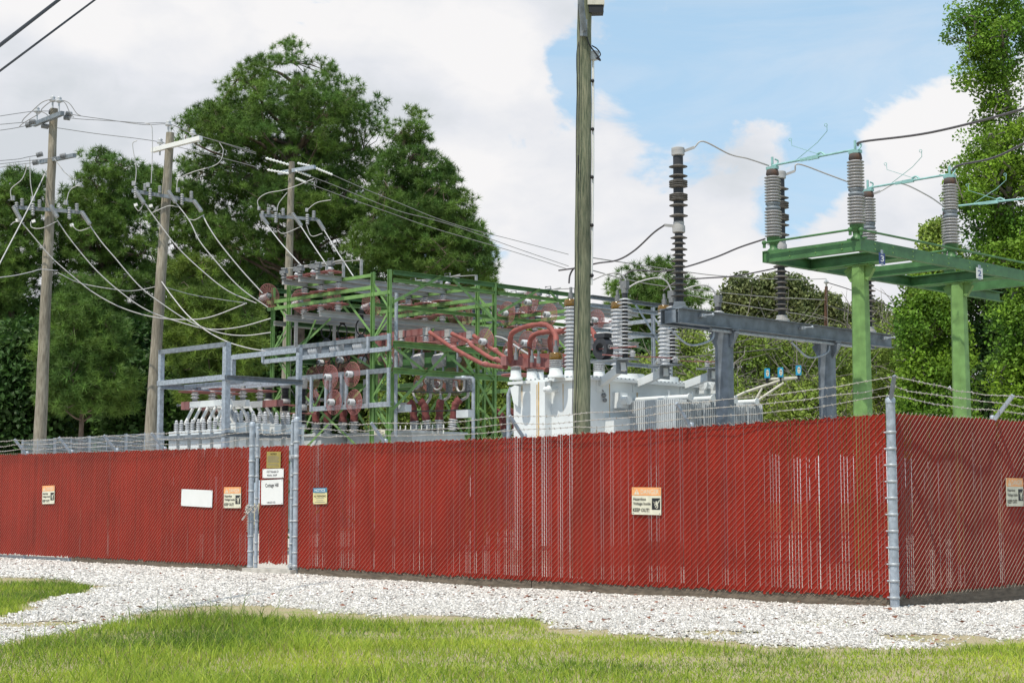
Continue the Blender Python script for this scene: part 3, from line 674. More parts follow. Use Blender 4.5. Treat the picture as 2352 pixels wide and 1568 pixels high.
def q2(x, y): return (287.1 + .32966 * x, 516.8 + .32966 * y)
def q3(x, y): return (574.2 + .31123 * x, 545.5 + .31123 * y)
def q4(x, y): return (861.3 + .31123 * x, 545.5 + .31123 * y)
def q5(x, y): return (1263.3 + .32963 * x, 258.4 + .32963 * y)
def q6(x, y): return (1091 + .29297 * x, 717.8 + .29297 * y)
def q7(x, y): return (1693.9 + .29298 * x, 258.4 + .29298 * y)
def q8(x, y): return (832.6 + .18314 * x, 746.5 + .18314 * y)
def q9(x, y): return (344.5 + .38458 * x, 57.4 + .38458 * y)
def q10(x, y): return (.43956 * x, 344.5 + .43956 * y)
def q11(x, y): return (344.5 + .16478 * x, 775.2 + .16478 * y)     # left rack close-up
# ------------------------------------------------------------------ green lattice bus structure
UF, UF2, UB, UB2 = 19.55, 20.2, 23.7, 24.4
VS = (8.3, 11.87, 15.4); VG = 18.95; ZT = 7.0
bs = thing('bus_structure', 'green lattice steel structure carrying the grey busbars and pink guarded insulators', 'steel structure', W(UF, VS[0], 0))
def column(u0, u1, v, zt, m, root, name='lattice_column'):
    mb = MB()
    for u, sg in ((u0, 1), (u1, -1)):
        mb.channel(W(u, v, 0), W(u, v, zt), 0.07, 0.10, 0.012, up=Dl3, sx_=1)
    h = 0.72; z = 0.25; k = 0
    while z + h < zt:
        a, b = ((u0, z), (u1, z + h)) if k % 2 == 0 else ((u1, z), (u0, z + h))
        mb.bar(W(a[0], v - .03, a[1]), W(b[0], v - .03, b[1]), 0.01, 0.055); mb.bar(W(a[0], v + .08, a[1] + .1), W(b[0], v + .08, b[1] - .1), 0.01, 0.05)
        z += h; k += 1
    mb.build(name, m, root)
for v in VS:
    for a, b in ((UF, UF2), (UB, UB2)): column(a, b, v, ZT, M['green'], bs)
def girder(p, q, m, root, w=0.1, h=0.11, sx_=1, name='girder', kind='c'):
    mb = MB()
    if kind == 'c': mb.channel(p, q, w, h, 0.012, sx_=sx_)
    else: mb.angle(p, q, w, 0.012, sx_=sx_, sy_=-1)
    return mb.build(name, m, root)
for i in range(2):
    a, b = VS[i] + .06, VS[i + 1] - .06
    for u in (UF - 0.02, UB2 + .02):
        girder(W(u, a, ZT - .02), W(u, b, ZT - .02), M['green_dk'], bs, 0.1, 0.1, kind='a'); girder(W(u, a, 6.74), W(u, b, 6.74), M['green'], bs, 0.06, 0.09)
        for z in (5.16, 4.5): girder(W(u, a, z), W(u, b, z), M['green'], bs, 0.09, 0.15)
    girder(W(UB, a, 5.98), W(UB, b, 5.98), M['green_dk'], bs)
    vm = (a + b) / 2
    def F(v0, z0, v1, z1, u=UF - .05): mb = MB(); mb.bar(W(u, v0, z0), W(u, v1, z1), 0.012, 0.07); mb.build('brace', M['green'], bs)
    F(a, 6.2, a + 1.55, 6.98); F(b, 6.0, b - 1.5, 6.95); F(a, 3.55, vm + .1, 5.1); F(b, 3.6, vm + .55, 5.1); F(a, 5.1, a + 1.0, 4.55); F(vm - .1, 5.1, vm + .9, 4.5); F(b, 4.45, b - .8, 5.1)
    F(a, 2.3, a + 1.8, 4.4, UB); F(b, 2.2, vm, 4.4, UB); F(a, 5.2, vm, 6.6, UB); F(b, 5.2, vm, 6.6, UB)
for v in VS:
    girder(W(UF2 + .04, v - .05, 6.62), W(UB2 + .25, v - .05, 6.62), M['green'], bs, 0.09, 0.09); girder(W(UF - .03, v - .05, 6.44), W(UB2 + .25, v - .05, 6.44), M['green'], bs, 0.07, 0.09)
    girder(W(UF2 + .04, v + .05, ZT - .05), W(UB, v + .05, ZT - .05), M['green'], bs, 0.07, 0.08)
    if v > 9:
        for z in (5.16, 4.5): girder(W(UF2 + .04, v, z), W(UB, v, z), M['green'], bs, 0.08, 0.11)
    for a, b in ((W(UF2, v + .1, 5.3), W(UF2 + 1.2, v + .1, 6.4)), (W(UB, v + .1, 4.6), W(UB - 1.2, v + .1, 6.3)), (W(UB, v + .1, 2.4), W(UB - 1.5, v + .1, 4.4))): mb = MB(); mb.bar(a, b, .01, .06); mb.build('brace', M['green'], bs)
# galvanised extension beyond the wooden pole
gs = thing('bus_structure', 'galvanised grey steel extension of the bus structure behind the transformer', 'steel structure', W(UF, VG, 0))
for a, b in ((UF, UF2), (UB, UB2)): column(a, b, VG, ZT, M['galv'], gs)
for u in (UF, UB2):
    for z in (ZT - .05, 6.72, 6.05, 5.16): girder(W(u, VS[2] + .1, z), W(u, VG - .06, z), M['galv_dark'] if z > 6.9 else M['galv'], gs, 0.09, 0.11)
    for a, b in ((W(u - .04, VS[2] + .3, 5.3), W(u - .04, VS[2] + 1.6, 6.9)), (W(u - .04, VG, 5.3), W(u - .04, VG - 1.6, 6.9)), (W(u - .04, VS[2] + .2, 2.0), W(u - .04, VG, 5.0))): mb = MB(); mb.bar(a, b, .012, .07); mb.build('brace', M['galv'], gs)
for z in (6.62, 6.2): girder(W(UF2, VG, z), W(UB, VG, z), M['galv'], gs)
# ------------------------------------------------------------------ insulators
def shed_profile(z0, z1, rc, rs, n, cup=0.35):
    pr = [(rc, z0)]; h = (z1 - z0) / n
    for i in range(n):
        a = z0 + i * h
        pr += [(rc, a + h * .30), (rs * .96, a + h * (.30 + cup * .25)), (rs, a + h * (.40 + cup * .2)), (rs * .93, a + h * .60), (rc * 1.15, a + h * .86)]
    pr.append((rc, z1)); return pr
def guard(mb, c, n_, r=0.29, rings=7, spokes=22, w=0.006):
    d, s, t = frame(n_); c = np.asarray(c, float)
    P = lambda rr, a, off=0: c + rr * (math.cos(a) * s + math.sin(a) * t) + d * off
    for i in range(rings):
        rr = r * (0.34 + 0.66 * i / (rings - 1)); mb.tube([P(rr, a) for a in np.linspace(0, 2 * math.pi, 23)], w if i < rings - 1 else w * 1.6, 3, caps=False)
    for k in range(spokes):
        a = 2 * math.pi * k / spokes; mb.tube([P(r * .3, a), P(r, a)], w, 3, caps=False)
def insulator(name, label, base, axis, h, rs, n, disc=None, group=None, rc=None, cat='insulator', disc_r=0.29):
    root = thing(name, label, cat, base, group); axis = nrm(axis); base = np.asarray(base, float)
    rc = rc or rs * .55; mb = MB(); c = h * .16
    mb.lathe([(rs * .5, 0), (rs * .62, .01), (rs * .6, c)], base, axis, 10); mb.lathe([(rs * .6, h - c), (rs * .6, h - .01), (rs * .45, h)], base, axis, 10); mb.build('end_fitting', M['cast'], root)
    mb = MB(); mb.lathe(shed_profile(c, h - c, rc, rs, n), base, axis, 14); mb.build('porcelain', M['porc'], root)
    if disc is not None:
        mb = MB(); guard(mb, base + axis * h * disc, axis, disc_r); mb.build('guard_disc', M['pink'], root)
    return root
BUSU = (23.0, 22.3, 21.57); BUSN = ('back', 'middle', 'front')
gi = 'pink guarded post insulators under the busbars'
up_p = lo_p = top_p = None
for vi, v in enumerate((8.25, 11.82, 15.35, 18.9)):
    vn = ('at its left end', 'at the second column', 'at the third column', 'at the galvanised end')[vi]
    for bi, u in enumerate(BUSU):
        l1 = 'post with pink disc holding the %s upper busbar, %s' % (BUSN[bi], vn)
        l2 = 'post with pink disc standing on the %s lower busbar, %s' % (BUSN[bi], vn)
        if up_p is None:
            up_p = insulator('post_insulator', l1, W(u, v, 6.66), (0, 0, 1), 0.23, 0.105, 3, 0.12, gi); lo_p = insulator('post_insulator', l2, W(u, v, 6.11), (0, 0, 1), 0.28, 0.105, 3, 0.72, gi)
        else:
            copy_tree(up_p, None, W(u, v, 6.66), l1); copy_tree(lo_p, None, W(u, v, 6.11), l2)
for bi, u in enumerate(BUSU):
    v0 = 7.55
    mb = MB(); mb.channel(W(u, v0, 6.955), W(u, 19.8, 6.955), .07, .13, .01); mb.ubox(u - .03, u + .04, v0, v0 + .02, 6.89, 7.02)
    tag(mb.build('busbar', M['alu']), 'long grey aluminium busbar on top of the structure, %s of three' % BUSN[bi], 'busbar', 'aluminium busbars')
    mb = MB(); mb.channel(W(u, v0 + .1, 6.03), W(u, 19.8, 6.03), .08, .16, .01)
    tag(mb.build('busbar', M['alu']), 'long grey aluminium busbar in the lower tier, %s of three' % BUSN[bi], 'busbar', 'aluminium busbars')
mb = MB(); mb.channel(W(24.0, 8.0, 5.99), W(24.0, 12.6, 5.99), .08, .12, .01); tag(mb.build('busbar', M['alu']), 'short lower aluminium busbar at the far back of the structure', 'busbar', 'aluminium busbars')
# hangers between the two tiers
for i, (bi, v) in enumerate([(0, 7.95), (1, 9.4), (2, 9.9), (0, 9.2), (1, 12.9), (2, 13.4), (0, 13.0), (2, 17.0), (1, 16.6)]):
    mb = MB(); u = BUSU[bi] - .06; mb.bar(W(u, v, 5.94), W(u, v, 5.3), .02, .1, up=Dv3)
    tag(mb.build('bus_drop', M['alu']), 'flat grey drop bar under the %s lower busbar, %s' % (BUSN[bi], ('near the left end', 'one bay along', 'just left of the second column', 'just right of the left end', 'in the second bay', 'beyond the middle of the second bay', 'a little into the second bay', 'behind the wooden pole', 'just left of the wooden pole')[i]), 'drop bar', 'drop bars under the lower busbars')
# switches and bent jumper bars on the upper tier
sw0 = None
for vi, v in enumerate((8.0, 12.0, 15.9)):
    vn = ('over the left end', 'over the second bay', 'left of the wooden pole')[vi]
    for bi, u in enumerate(BUSU):
        lab = 'grey disconnect switch on a pink guarded insulator, %s busbar, %s' % (BUSN[bi], vn)
        if sw0 is None:
            b0 = W(u, v, 7.02); sw0 = insulator('disconnect_switch', lab, b0, (0, 0, 1), .26, .085, 2, .35, 'disconnect switches on the upper busbars', cat='switch')
            mb = MB(); mb.ubox(u - .09, u + .09, v - .06, v + .06, 7.28, 7.40); mb.cyl(W(u - .13, v, 7.33), W(u + .13, v, 7.33), .03, 8); mb.tube([W(u - .1, v, 7.40), W(u - .1, v, 7.47), W(u + .12, v, 7.47), W(u + .12, v, 7.36)], .016, 6); mb.build('jaw', M['cast'], sw0)
            mb = MB(); mb.bar(W(u - .1, v, 7.36), W(u - .5, v, 7.39), .03, .025); mb.build('blade', M['alu'], sw0)
            mb = MB(); v2 = v - .42; mb.lathe(shed_profile(7.02, 7.17, .05, .085, 2), W(u, v2, 0), n=12); mb.ubox(u - .12, u + .12, v2 - .05, v2 + .05, 7.17, 7.26); mb.tube([W(u - .12, v2, 7.29), W(u + .1, v2, 7.31)], .03, 6); mb.build('hinge', M['cast'], sw0)
        else: copy_tree(sw0, None, W(u, v, 7.02), lab)
        mb = MB(); vj = v + .55; z1 = 7.43
        mb.bar(W(u - .55, vj, 6.95), W(u - .55, vj, z1), .02, .085, up=Dv3); mb.bar(W(u - .545, vj, z1 - .01), W(u + .62, vj - .5, z1 - .01), .07, .018)
        tag(mb.build('jumper_bar', M['alu']), 'bent flat jumper bar standing above the %s busbar, %s' % (BUSN[bi], vn), 'jumper bar', 'bent jumper bars above the busbars')
# ------------------------------------------------------------------ galvanised switch rack in the left face of the structure
sr = thing('switch_rack', 'galvanised channels across the left face of the green structure', 'steel rack', W(UF, 8.2, 0))
VR = 8.18
for z in (5.32, 5.03): girder(W(UF - .12, VR, z), W(24.75, VR, z), M['galv_dark'] if z > 5.2 else M['galv'], sr, 0.09, 0.11)
for z in (4.50, 3.67): girder(W(UF - .12, VR, z), W(23.6 if z > 4 else 22.6, VR, z), M['galv_dark'] if z > 4 else M['galv'], sr, 0.09, 0.12)
for u, z0, z1 in ((UF - .1, 5.0, 5.4), (UF - .1, 3.6, 4.56), (20.25, 3.6, 4.56), (20.25, 5.0, 5.38), (22.55, 3.6, 4.5), (24.7, 5.0, 5.38), (21.1, 3.7, 4.5), (21.3, 3.7, 4.5), (21.75, 3.7, 4.5), (21.93, 3.7, 4.5)):
    mb = MB(); mb.bar(W(u, VR - .01, z0), W(u, VR - .01, z1), .08, .05, up=Dv3); mb.build('upright', M['galv'], sr)
k = 0
for px, py in ((462, 823), (622, 812), (792, 795)):
    p = onv(*q3(px, py), VR + .12); u = uof(p)
    r_ = thing('current_transformer', 'grey boxed transformer with ribbed bushing between galvanised channels, %s of three' % ('left', 'middle', 'right')[k], 'current transformer', W(u, VR + .1, 5.05), 'ribbed transformers in the switch rack'); k += 1
    mb = MB(); mb.ubox(u + .12, u + .45, VR + .05, VR + .25, 5.05, 5.32); mb.build('case', M['steelblue'], r_)
    mb = MB(); mb.lathe(shed_profile(0, .36, .09, .14, 5), W(u + .1, VR + .15, 5.19), -Dl3, 14); mb.build('ribbed_bushing', M['porc'], r_)
# vertical guard discs on horizontal insulators
gd = 'upright pink guard discs on horizontal insulators'
dpos = [(600, 1032, 7.95), (760, 1010, 7.95), (470, 1040, 8.6), (625, 1215, 7.95), (775, 1215, 7.95), (470, 1215, 8.6), (630, 1180 - 130, 9.4), (855, 905, 9.4), (690, 905, 9.4), (545, 925, 9.4), (1050, 900, 9.6), (1555, 905, 11.7), (1270, 1080, 11.5), (1400, 1080, 11.5), (1530, 1080, 11.5), (1290, 890, 11.5)]
where = ['left of the twin uprights', 'on the right twin uprights', 'behind the rack upright', 'low on the left twin uprights', 'low on the right twin uprights', 'low behind the rack upright', 'deep behind the twin uprights', 'nearest the front column', 'between the two boxed transformers', 'under the left boxed transformer', 'behind the front green column', 'beside the second green column', 'left above the cable heads', 'middle above the cable heads', 'right above the cable heads', 'above the green plates']
h0 = None
for (px, py, v), wh in zip(dpos, where):
    p = onv(*q3(px, py), v); lab = 'upright pink wire guard disc on a white insulator, %s' % wh
    if h0 is None: h0 = insulator('guarded_insulator', lab, p, -Dv3, .24, .085, 4, .12, gd, disc_r=.31)
    else: copy_tree(h0, None, p, lab)
# strain insulators with big discs where the feeders arrive
d0 = None
spos = [(150, 425, 8.1, 'by the back left column'), (385, 470, 8.9, 'behind the left green channels'), (620, 470, 8.9, 'behind the middle of the green channels'), (905, 495, 10.2, 'behind the front column'), (1145, 500, 12.2, 'right of the front column'), (1330, 545, 12.6, 'in the second bay'), (1590, 560, 13.2, 'near the second column'), (870, 700, 11.0, 'low between the drop bars'), (1850, 540, 15.0, 'right of the second column'), (2150, 760, 16, 'behind the red arches'), (2050, 580, 15.6, 'left of the wooden pole')]
for px, py, v, wh in spos:
    p = onv(*q3(px, py), v); lab = 'strain insulator with large upright pink guard disc, %s' % wh
    if d0 is None: d0 = insulator('strain_insulator', lab, p, Dl3 - Z3 * .12, .5, .085, 5, .1, 'strain insulators with pink discs', disc_r=.32)
    else: copy_tree(d0, None, p, lab)
# ------------------------------------------------------------------ red covered busbars and their flexible tails
M['sleeve'] = M['redcov']
def wrinkly(mb, pts, r, seed, n=12, k=10, amp=.12):
    rr = random.Random(seed); P = spline(pts, k); mb.tube(P, [r * (1 + rr.uniform(-amp, amp)) for _ in P], n)
for i, (ex, v) in enumerate(((1320, 9.5), (1480, 10.4), (1640, 11.3))):
    nm = ('left', 'middle', 'right')[i]
    e = onv(*q3(ex, 690 + 13 * i), v); ue, z = uof(e), float(e[2]); z = min(z, 5.62)
    r_ = thing('covered_busbar', 'dark red covered busbar ending in a grey pad, %s of three' % nm, 'busbar', W(ue, v, z), 'red covered busbars')
    for q in ((ue + .18, ue + .95, v - .06, v + .06, z - .08, z + .08), (ue + 1.12, 23.3, v - .06, v + .06, z - .08, z + .08), (ue + .05, 22.5, v + .3, v + .4, z - .2, z - .06)): mb = MB(); mb.ubox(*q); mb.build('cover', M['redbox'], r_)
    for q in (ue, ue + .94): mb = MB(); mb.ubox(q, q + .19, v - .05, v + .05, z - .1, z + .1); mb.build('terminal_pad', M['alu'], r_)
    for j, du in enumerate((.12, 1.04)):
        insulator('post_insulator', 'porcelain post with pink disc under the %s covered busbar, %s' % (nm, ('at its front end', 'behind its front end')[j]), W(ue + du, v, 5.24), (0, 0, 1), max(.2, z - .1 - 5.24), .1, 3, .12, 'posts under the covered busbars')
flex = [[(405, 700), (560, 805), (600, 828), (780, 925), (840, 940), (965, 958)], [(570, 710), (690, 768), (720, 800), (850, 885), (950, 920), (1120, 968)], [(730, 725), (860, 818), (900, 842), (970, 890), (1090, 935), (1270, 975)]]
for i, f in enumerate(flex):
    nm = ('left', 'middle', 'right')[i]
    P = [at(*q4(*p), 40.3 + .2 * i - (40.3 - 36.0) * k / 5) for k, p in enumerate(f)]
    r_ = thing('flexible_busbar', 'sagging red sleeved conductor from the covered busbars to the transformer, %s of three' % nm, 'conductor', P[0], 'sagging red sleeved conductors')
    fine = spline(P, 8); a = len(fine) // 3 + 1; b = int(len(fine) * .72)
    for lo, hi in ((0, a), (a, b), (b, len(fine))):
        mb = MB(); s = fine[lo:hi]; mb.tube(s, [.05 if 0 < q < len(s) - 1 else .058 for q in range(len(s))], 10); mb.build('sleeve', M['redcov'], r_)
    for q in (a, b): mb = MB(); mb.tube([fine[q - 1], fine[q]], .035, 8); mb.ball(fine[q - 1] + [0, 0, .03], .085, 8, .6); mb.build('splice_cover', M['pink'], r_)
# ------------------------------------------------------------------ breakers with red booted bushings
def breaker(label, pxs, v, zt, u0, u1, v0, v1, zb):
    r_ = thing('circuit_breaker', label, 'circuit breaker', W((u0 + u1) / 2, (v0 + v1) / 2, 0), 'grey circuit breakers under the bus structure')
    mb = MB(); mb.ubox(u0, u1, v0, v1, .6, zt); mb.ubox(u0 - .06, u1 + .06, v0 - .06, v1 + .06, zt, zt + .06); mb.build('tank', M['fin'], r_)
    mb = MB()
    for u in (u0 + .1, u1 - .1):
        for vv in (v0 + .1, v1 - .1): mb.ubox(u - .04, u + .04, vv - .04, vv + .04, -.05, .6)
    mb.build('stand', M['galv'], r_)
    for i, (px, tilt) in enumerate(pxs):
        b = onv(px, 985, v); b[2] = zt + .06; ax = nrm([tilt, 0, 1])
        mb = MB(); mb.lathe(shed_profile(0, .30, .07, .125, 5), b, ax, 14); bu = mb.build('bushing', M['porc'], r_)
        mb = MB(); wrinkly(mb, [b + ax * .29, b + ax * .45, b + ax * .62, b + ax * .72 + np.array([tilt * .3, 0, 0]), b + ax * .80 + np.array([tilt * .9, 0, 0])], .10, i, amp=.14, k=3); mb.build('boot', M['boot'], bu)
    return r_
breaker('grey circuit breaker with red booted bushings, right of the front green column', [(954, -.1), (982, -.12), (1008, .03), (1038, .12)], 10.2, 3.02, 20.0, 22.6, 9.4, 11.2, .4)
breaker('grey circuit breaker with red booted bushings, below the switch rack', [(727, -.05), (752, .0), (786, .05), (813, 0)], 9.0, 3.0, 22.8, 25.3, 8.7, 10.2, .4)
breaker('grey circuit breaker with red booted bushings, left of the transformer', [(1163, -.2), (1188, -.15)], 13.2, 2.9, 18.6, 20.6, 12.6, 14.4, .4)
# connector blocks and looping cables above the breaker
for i, (x, nm) in enumerate(((845, 'left'), (1088, 'middle'), (1322, 'right'))):
    p = onv(*q8(x, 740), 10.6); r_ = thing('cable_connector', 'bolted grey connector block hanging under the lower girder, %s of three' % nm, 'connector', p, 'bolted cable connectors')
    mb = MB(); mb.bar(p + [0, 0, .22], p - [0, 0, .2], .09, .16, up=Dv3)
    for j in range(5): mb.ball(p + np.array([-.06, -.06, .15 - j * .08]), .022, 6); mb.ball(p + np.array([.05, -.08, .15 - j * .08]), .022, 6)
    mb.build('block', M['cast'], r_)
    tails = {0: [(845, 800), (850, 900), (800, 985)], 1: [(1090, 800), (1085, 890), (990, 960)], 2: [(1325, 800), (1310, 900), (1180, 960)]}[i]
    mb = MB(); mb.tube(spline([onv(*q8(*t), 10.6) for t in tails], 6), .038, 8); mb.build('cable', M['cable'], r_)
for i, c in enumerate([[(740, 660), (730, 730), (690, 790), (640, 800), (635, 850), (680, 960), (750, 990)], [(995, 690), (985, 780), (930, 810), (890, 760), (880, 680)], [(1275, 690), (1270, 800), (1230, 840), (1190, 800), (1170, 700)], [(975, 830), (980, 900), (985, 970)], [(440, 985), (500, 985), (560, 980), (610, 985)]]):
    mb = MB(); mb.tube(spline([onv(*q8(*t), 10.45) for t in c], 6), .03, 8)
    tag(mb.build('looped_cable', M['cable']), 'grey looped power cable near the red booted bushings, %s' % ('under the left end of the conduit', 'under the middle tee', 'under the right tee', 'straight above the middle boot', 'leading to the leftmost boot')[i], 'cable', 'looped grey power cables')
mb = MB(); a, b = onv(*q8(735, 650), 10.4), onv(*q8(1390, 665), 10.4); mb.tube([a, b], .04, 8); c = onv(*q8(1400, 1375), 10.4); mb.tube([b, [b[0], b[1], .0]], .045, 8)
for x in (985, 1265): mb.ball(onv(*q8(x, 660), 10.4), .1, 8, .6)
tag(mb.build('conduit', M['galv']), 'grey conduit pipe under the green girder, turning down beside the second column', 'conduit')
for i, x in enumerate((430, 700, 970)):
    p = onv(*q8(x, 450), 10.9); r_ = thing('instrument_transformer', 'ribbed white transformer with green plate under the upper girder, %s of three' % ('left', 'middle', 'right')[i], 'instrument transformer', p, 'ribbed transformers with green plates')
    mb = MB(); mb.lathe(shed_profile(0, .38, .15, .19, 6), p + Dl3 * .15, -Dl3 + Z3 * .1, 14); mb.build('ribbed_bushing', M['porc'], r_)
    mb = MB(); mb.ubox(uof(p) - .62, uof(p) - .28, vof(p) - .03, vof(p) + .03, p[2] - .2, p[2] + .2); mb.build('plate', M['green_dk'], r_)
    mb = MB()
    for du in (-.75, -.2): mb.ubox(uof(p) + du, uof(p) + du + .05, vof(p) - .05, vof(p) - .03, p[2] - .45, p[2] + .5)
    mb.build('hanger', M['galv'], r_)
p = onv(*q8(165, 1370), 8.2); q = onv(*q8(300, 1306), 8.2)
b = Board('climb_sign', 'small white danger sign low on the front green column', 'sign', W(uof(p), 8.15, p[2]), -Dl3, -Dv3, uof(p) - uof(q), q[2] - p[2], M['sign_cream'])
b.text('DANGER', .08, .58, .62, .82, M['ink']); b.text('DONT CLIMB', .08, .2, .92, .46, M['ink'])
# rod insulators and clamps hanging in front of the drop bars
for i, (x, y) in enumerate(((562, 600), (683, 605), (818, 570))):
    p = onv(*q3(x, y), 9.0); mb = MB(); mb.bar(p + [0, 0, .12], p - [0, 0, .12], .08, .12, up=Dv3)
    ring = [p + np.array([0.12 * math.cos(a), 0, -.32 + .2 * math.sin(a)]) for a in np.linspace(0, 6.28, 17)]; mb.tube(ring, .018, 6); mb.ball(p + [0.02, 0, -.62], .11, 8); mb.tube([p + [0, 0, -.7], p + [.25, 0, -1.3]], .016, 5)
    tag(mb.build('grounding_clamp', M['black']), 'black clamp ring hanging from the lower busbars, %s of three' % ('left', 'middle', 'right')[i], 'clamp', 'black clamps under the busbars')

# more of the crowd of parts inside the bays
def add_brace(a, b, w=.055, m='green'): mb = MB(); mb.bar(a, b, .01, w); mb.build('brace', M[m], bs)
for v in VS[:2]:
    for z0, z1 in ((.4, 2.3), (2.3, 4.4)):
        add_brace(W(UF2 + .05, v + .04, z0), W(UB - .05, v + .04, z1)); add_brace(W(UF2 + .05, v + .07, z1), W(UB - .05, v + .07, z0))
    add_brace(W(UF2 + .05, v + .12, 4.55), W(UF2 + 1.5, v + .12, 5.2)); add_brace(W(UB - .05, v + .12, 5.2), W(UB - 1.6, v + .12, 6.0))
for v0, v1 in ((VS[0], VS[1]), (VS[1], VS[2])):
    for u in (UF + .06, UB2 - .02):
        add_brace(W(u, v0 + .08, .5), W(u, v1 - .08, 2.5)); add_brace(W(u, v1 - .08, .5), W(u, v0 + .08, 2.5))
    girder(W(UF2 + .1, v0 + .06, 6.2), W(UF2 + .1, v1 - .06, 6.2), M['green'], bs, .07, .09); girder(W(UB, v0 + .06, 5.0), W(UB, v1 - .06, 5.0), M['green_dk'], bs, .08, .12)
extra = [(1010, 850, 10.8, 'low in the second bay'), (1130, 780, 11.2, 'by the red box covers'), (820, 770, 10.0, 'beside the green plates'), (1150, 480, 13.8, 'high in the second bay'), (1290, 570, 14.4, 'high by the wooden pole'), (980, 560, 13.0, 'over the covered busbars'), (600, 560, 12.4, 'right of the front column top'), (420, 1060, 11.0, 'behind the left cable head'), (560, 1050, 11.0, 'behind the right cable head'), (1640, 610, 17.5, 'in the galvanised end frame')]
for px, py, v, wh in extra:
    copy_tree(h0, None, onv(*q4(px, py), v), 'upright pink wire guard disc on a white insulator, %s' % wh)
for i, (pts, v) in enumerate([([(690, 1045), (690, 1215)], 8.9), ([(848, 1045), (846, 1215)], 8.9), ([(485, 1120), (490, 1165), (510, 1192), (540, 1198)], 8.9), ([(800, 1212), (840, 1200), (875, 1180)], 9.2), ([(1080, 410), (1078, 800), (1075, 1470)], 8.75), ([(930, 650), (925, 1000), (930, 1400)], 12.2)]):
    mb = MB(); mb.tube(spline([onv(*q3(*p), v) for p in pts], 5) if len(pts) > 2 else [onv(*q3(*p), v) for p in pts], .045, 8)
    tag(mb.build('conduit', M['cable' if i < 4 else 'galv']), 'grey tube inside the bus structure, %s' % ('straight behind the left uprights', 'straight behind the right uprights', 'curved low at the rack end', 'curved low by the front column', 'tall beside the front column', 'tall behind the front column')[i], 'conduit', 'grey tubes in the bus structure')
for i, pts in enumerate([[(900, 700), (905, 760), (880, 840), (840, 880), (820, 930)], [(760, 860), (740, 900), (690, 930), (660, 925), (650, 960)], [(600, 890), (570, 925), (520, 935), (500, 960)], [(470, 1290), (560, 1300), (640, 1350), (730, 1340)], [(1085, 1130), (1250, 1140), (1450, 1142), (1640, 1135)], [(1070, 1270), (1250, 1280), (1480, 1275), (1640, 1268)], [(1072, 1290), (1065, 1350), (1090, 1400)], [(250, 1110), (300, 1120), (340, 1190)]]):
    mb = MB(); mb.tube(spline([onv(*q3(*p), 9.1) for p in pts], 6), .016, 5)
    tag(mb.build('control_wire', M['black']), 'black control wire in the bus structure, %s' % ('by the front column top', 'under the right boxed transformer', 'under the middle boxed transformer', 'low across the left breaker', 'upper one across the second bay', 'lower one across the second bay', 'at the foot of the front column', 'beside the dark arresters')[i], 'wire', 'black control wires')
a, b = onv(*q8(455, 1322), 9.9), onv(*q8(1065, 1305), 9.9); tr_ = thing('terminal_rail', 'black rail of white pegs on top of the breaker right of the front column', 'terminal rail', a)
mb = MB(); mb.tube([a, b], .022, 6); mb.build('rail', M['black'], tr_)
for k in range(9): p = a + (b - a) * (k + .3) / 9; mb = MB(); mb.tube([p - Z3 * .1, p + Z3 * .13], .018, 5); mb.build('peg', M['ink_white'], tr_)
for k, (x, y) in enumerate(((430, 1262), (1130, 1260), (1590, 1300))):
    p = onv(*q3(x, y) if k else q3(1130, 1262), 8.9); mb = MB(); mb.ubox(uof(p) - .2, uof(p) + .22, vof(p) - .1, vof(p) + .1, p[2] - .09, p[2] + .09)
    if k: tag(mb.build('control_box', M['fin']), 'small grey control box %s' % ('right of the front green column', 'beside the second green column')[k - 1], 'control box', 'small grey control boxes')
# ------------------------------------------------------------------ capacitor rack at the left
RU0, RU1, RV0, RV1, RZ = 20.6, 23.4, 4.2, 6.3, 5.0
cr_ = thing('capacitor_rack', 'galvanised open steel frame holding the white capacitors, left of the green structure', 'steel rack', W(RU0, RV0, 0))
for (u, v) in ((RU0, RV0), (RU1, RV0), (RU0, RV1), (RU1, RV1)):
    mb = MB(); mb.angle(W(u, v, 0), W(u, v, RZ), .14 if (u, v) == (RU0, RV0) else .11, .012, up=Dv3, sx_=1, sy_=1); mb.build('post', M['galv'], cr_)
def rbeam(a, b, h, m='galv', w=.08): girder(a, b, M[m], cr_, w, h, name='beam')
rbeam(W(RU0, RV0, RZ - .05), W(RU1 + .1, RV0, RZ - .05), .11, 'galv_dark'); rbeam(W(RU0, RV1, RZ - .05), W(RU1, RV1, RZ - .05), .12)
for v in (RV0, RV1): rbeam(W(RU0, v - .02, 4.18), W(RU1 + .12, v - .02, 4.18), .12); rbeam(W(RU0, v, 2.83), W(RU1, v, 2.83), .1, 'galv_dark')
rbeam(W(RU0 - .03, RV0, 4.16), W(RU0 - .03, RV1 + .1, 4.16), .12, 'galv_dark'); rbeam(W(RU1, RV0, 4.1), W(RU1, RV1, 4.1), .12); rbeam(W(RU0, RV0, 2.85), W(RU0, RV1 + .1, 2.85), .1, 'galv_dark'); rbeam(W(RU1, RV0, 2.85), W(RU1, RV1, 2.85), .1, 'galv_dark')
RBV = (4.75, 5.25, 5.75)
for i, v in enumerate(RBV):
    rbeam(W(RU0 + .1, v, 4.11), W(RU1 - .2, v, 4.11), .09)
i5 = None; gk = 'pink guarded posts hanging in the capacitor rack'
for i, v in enumerate(RBV):
    for j, u in enumerate((22.7, 21.4)):
        lab = 'hanging porcelain post with flat pink disc, %s of the %s white fuse bar' % (('far end', 'near end')[j], ('front', 'middle', 'back')[i])
        if i5 is None: i5 = insulator('post_insulator', lab, W(u, v, 3.72), (0, 0, 1), .34, .11, 3, .7, gk, disc_r=.4)
        else: copy_tree(i5, None, W(u, v, 3.72), lab)
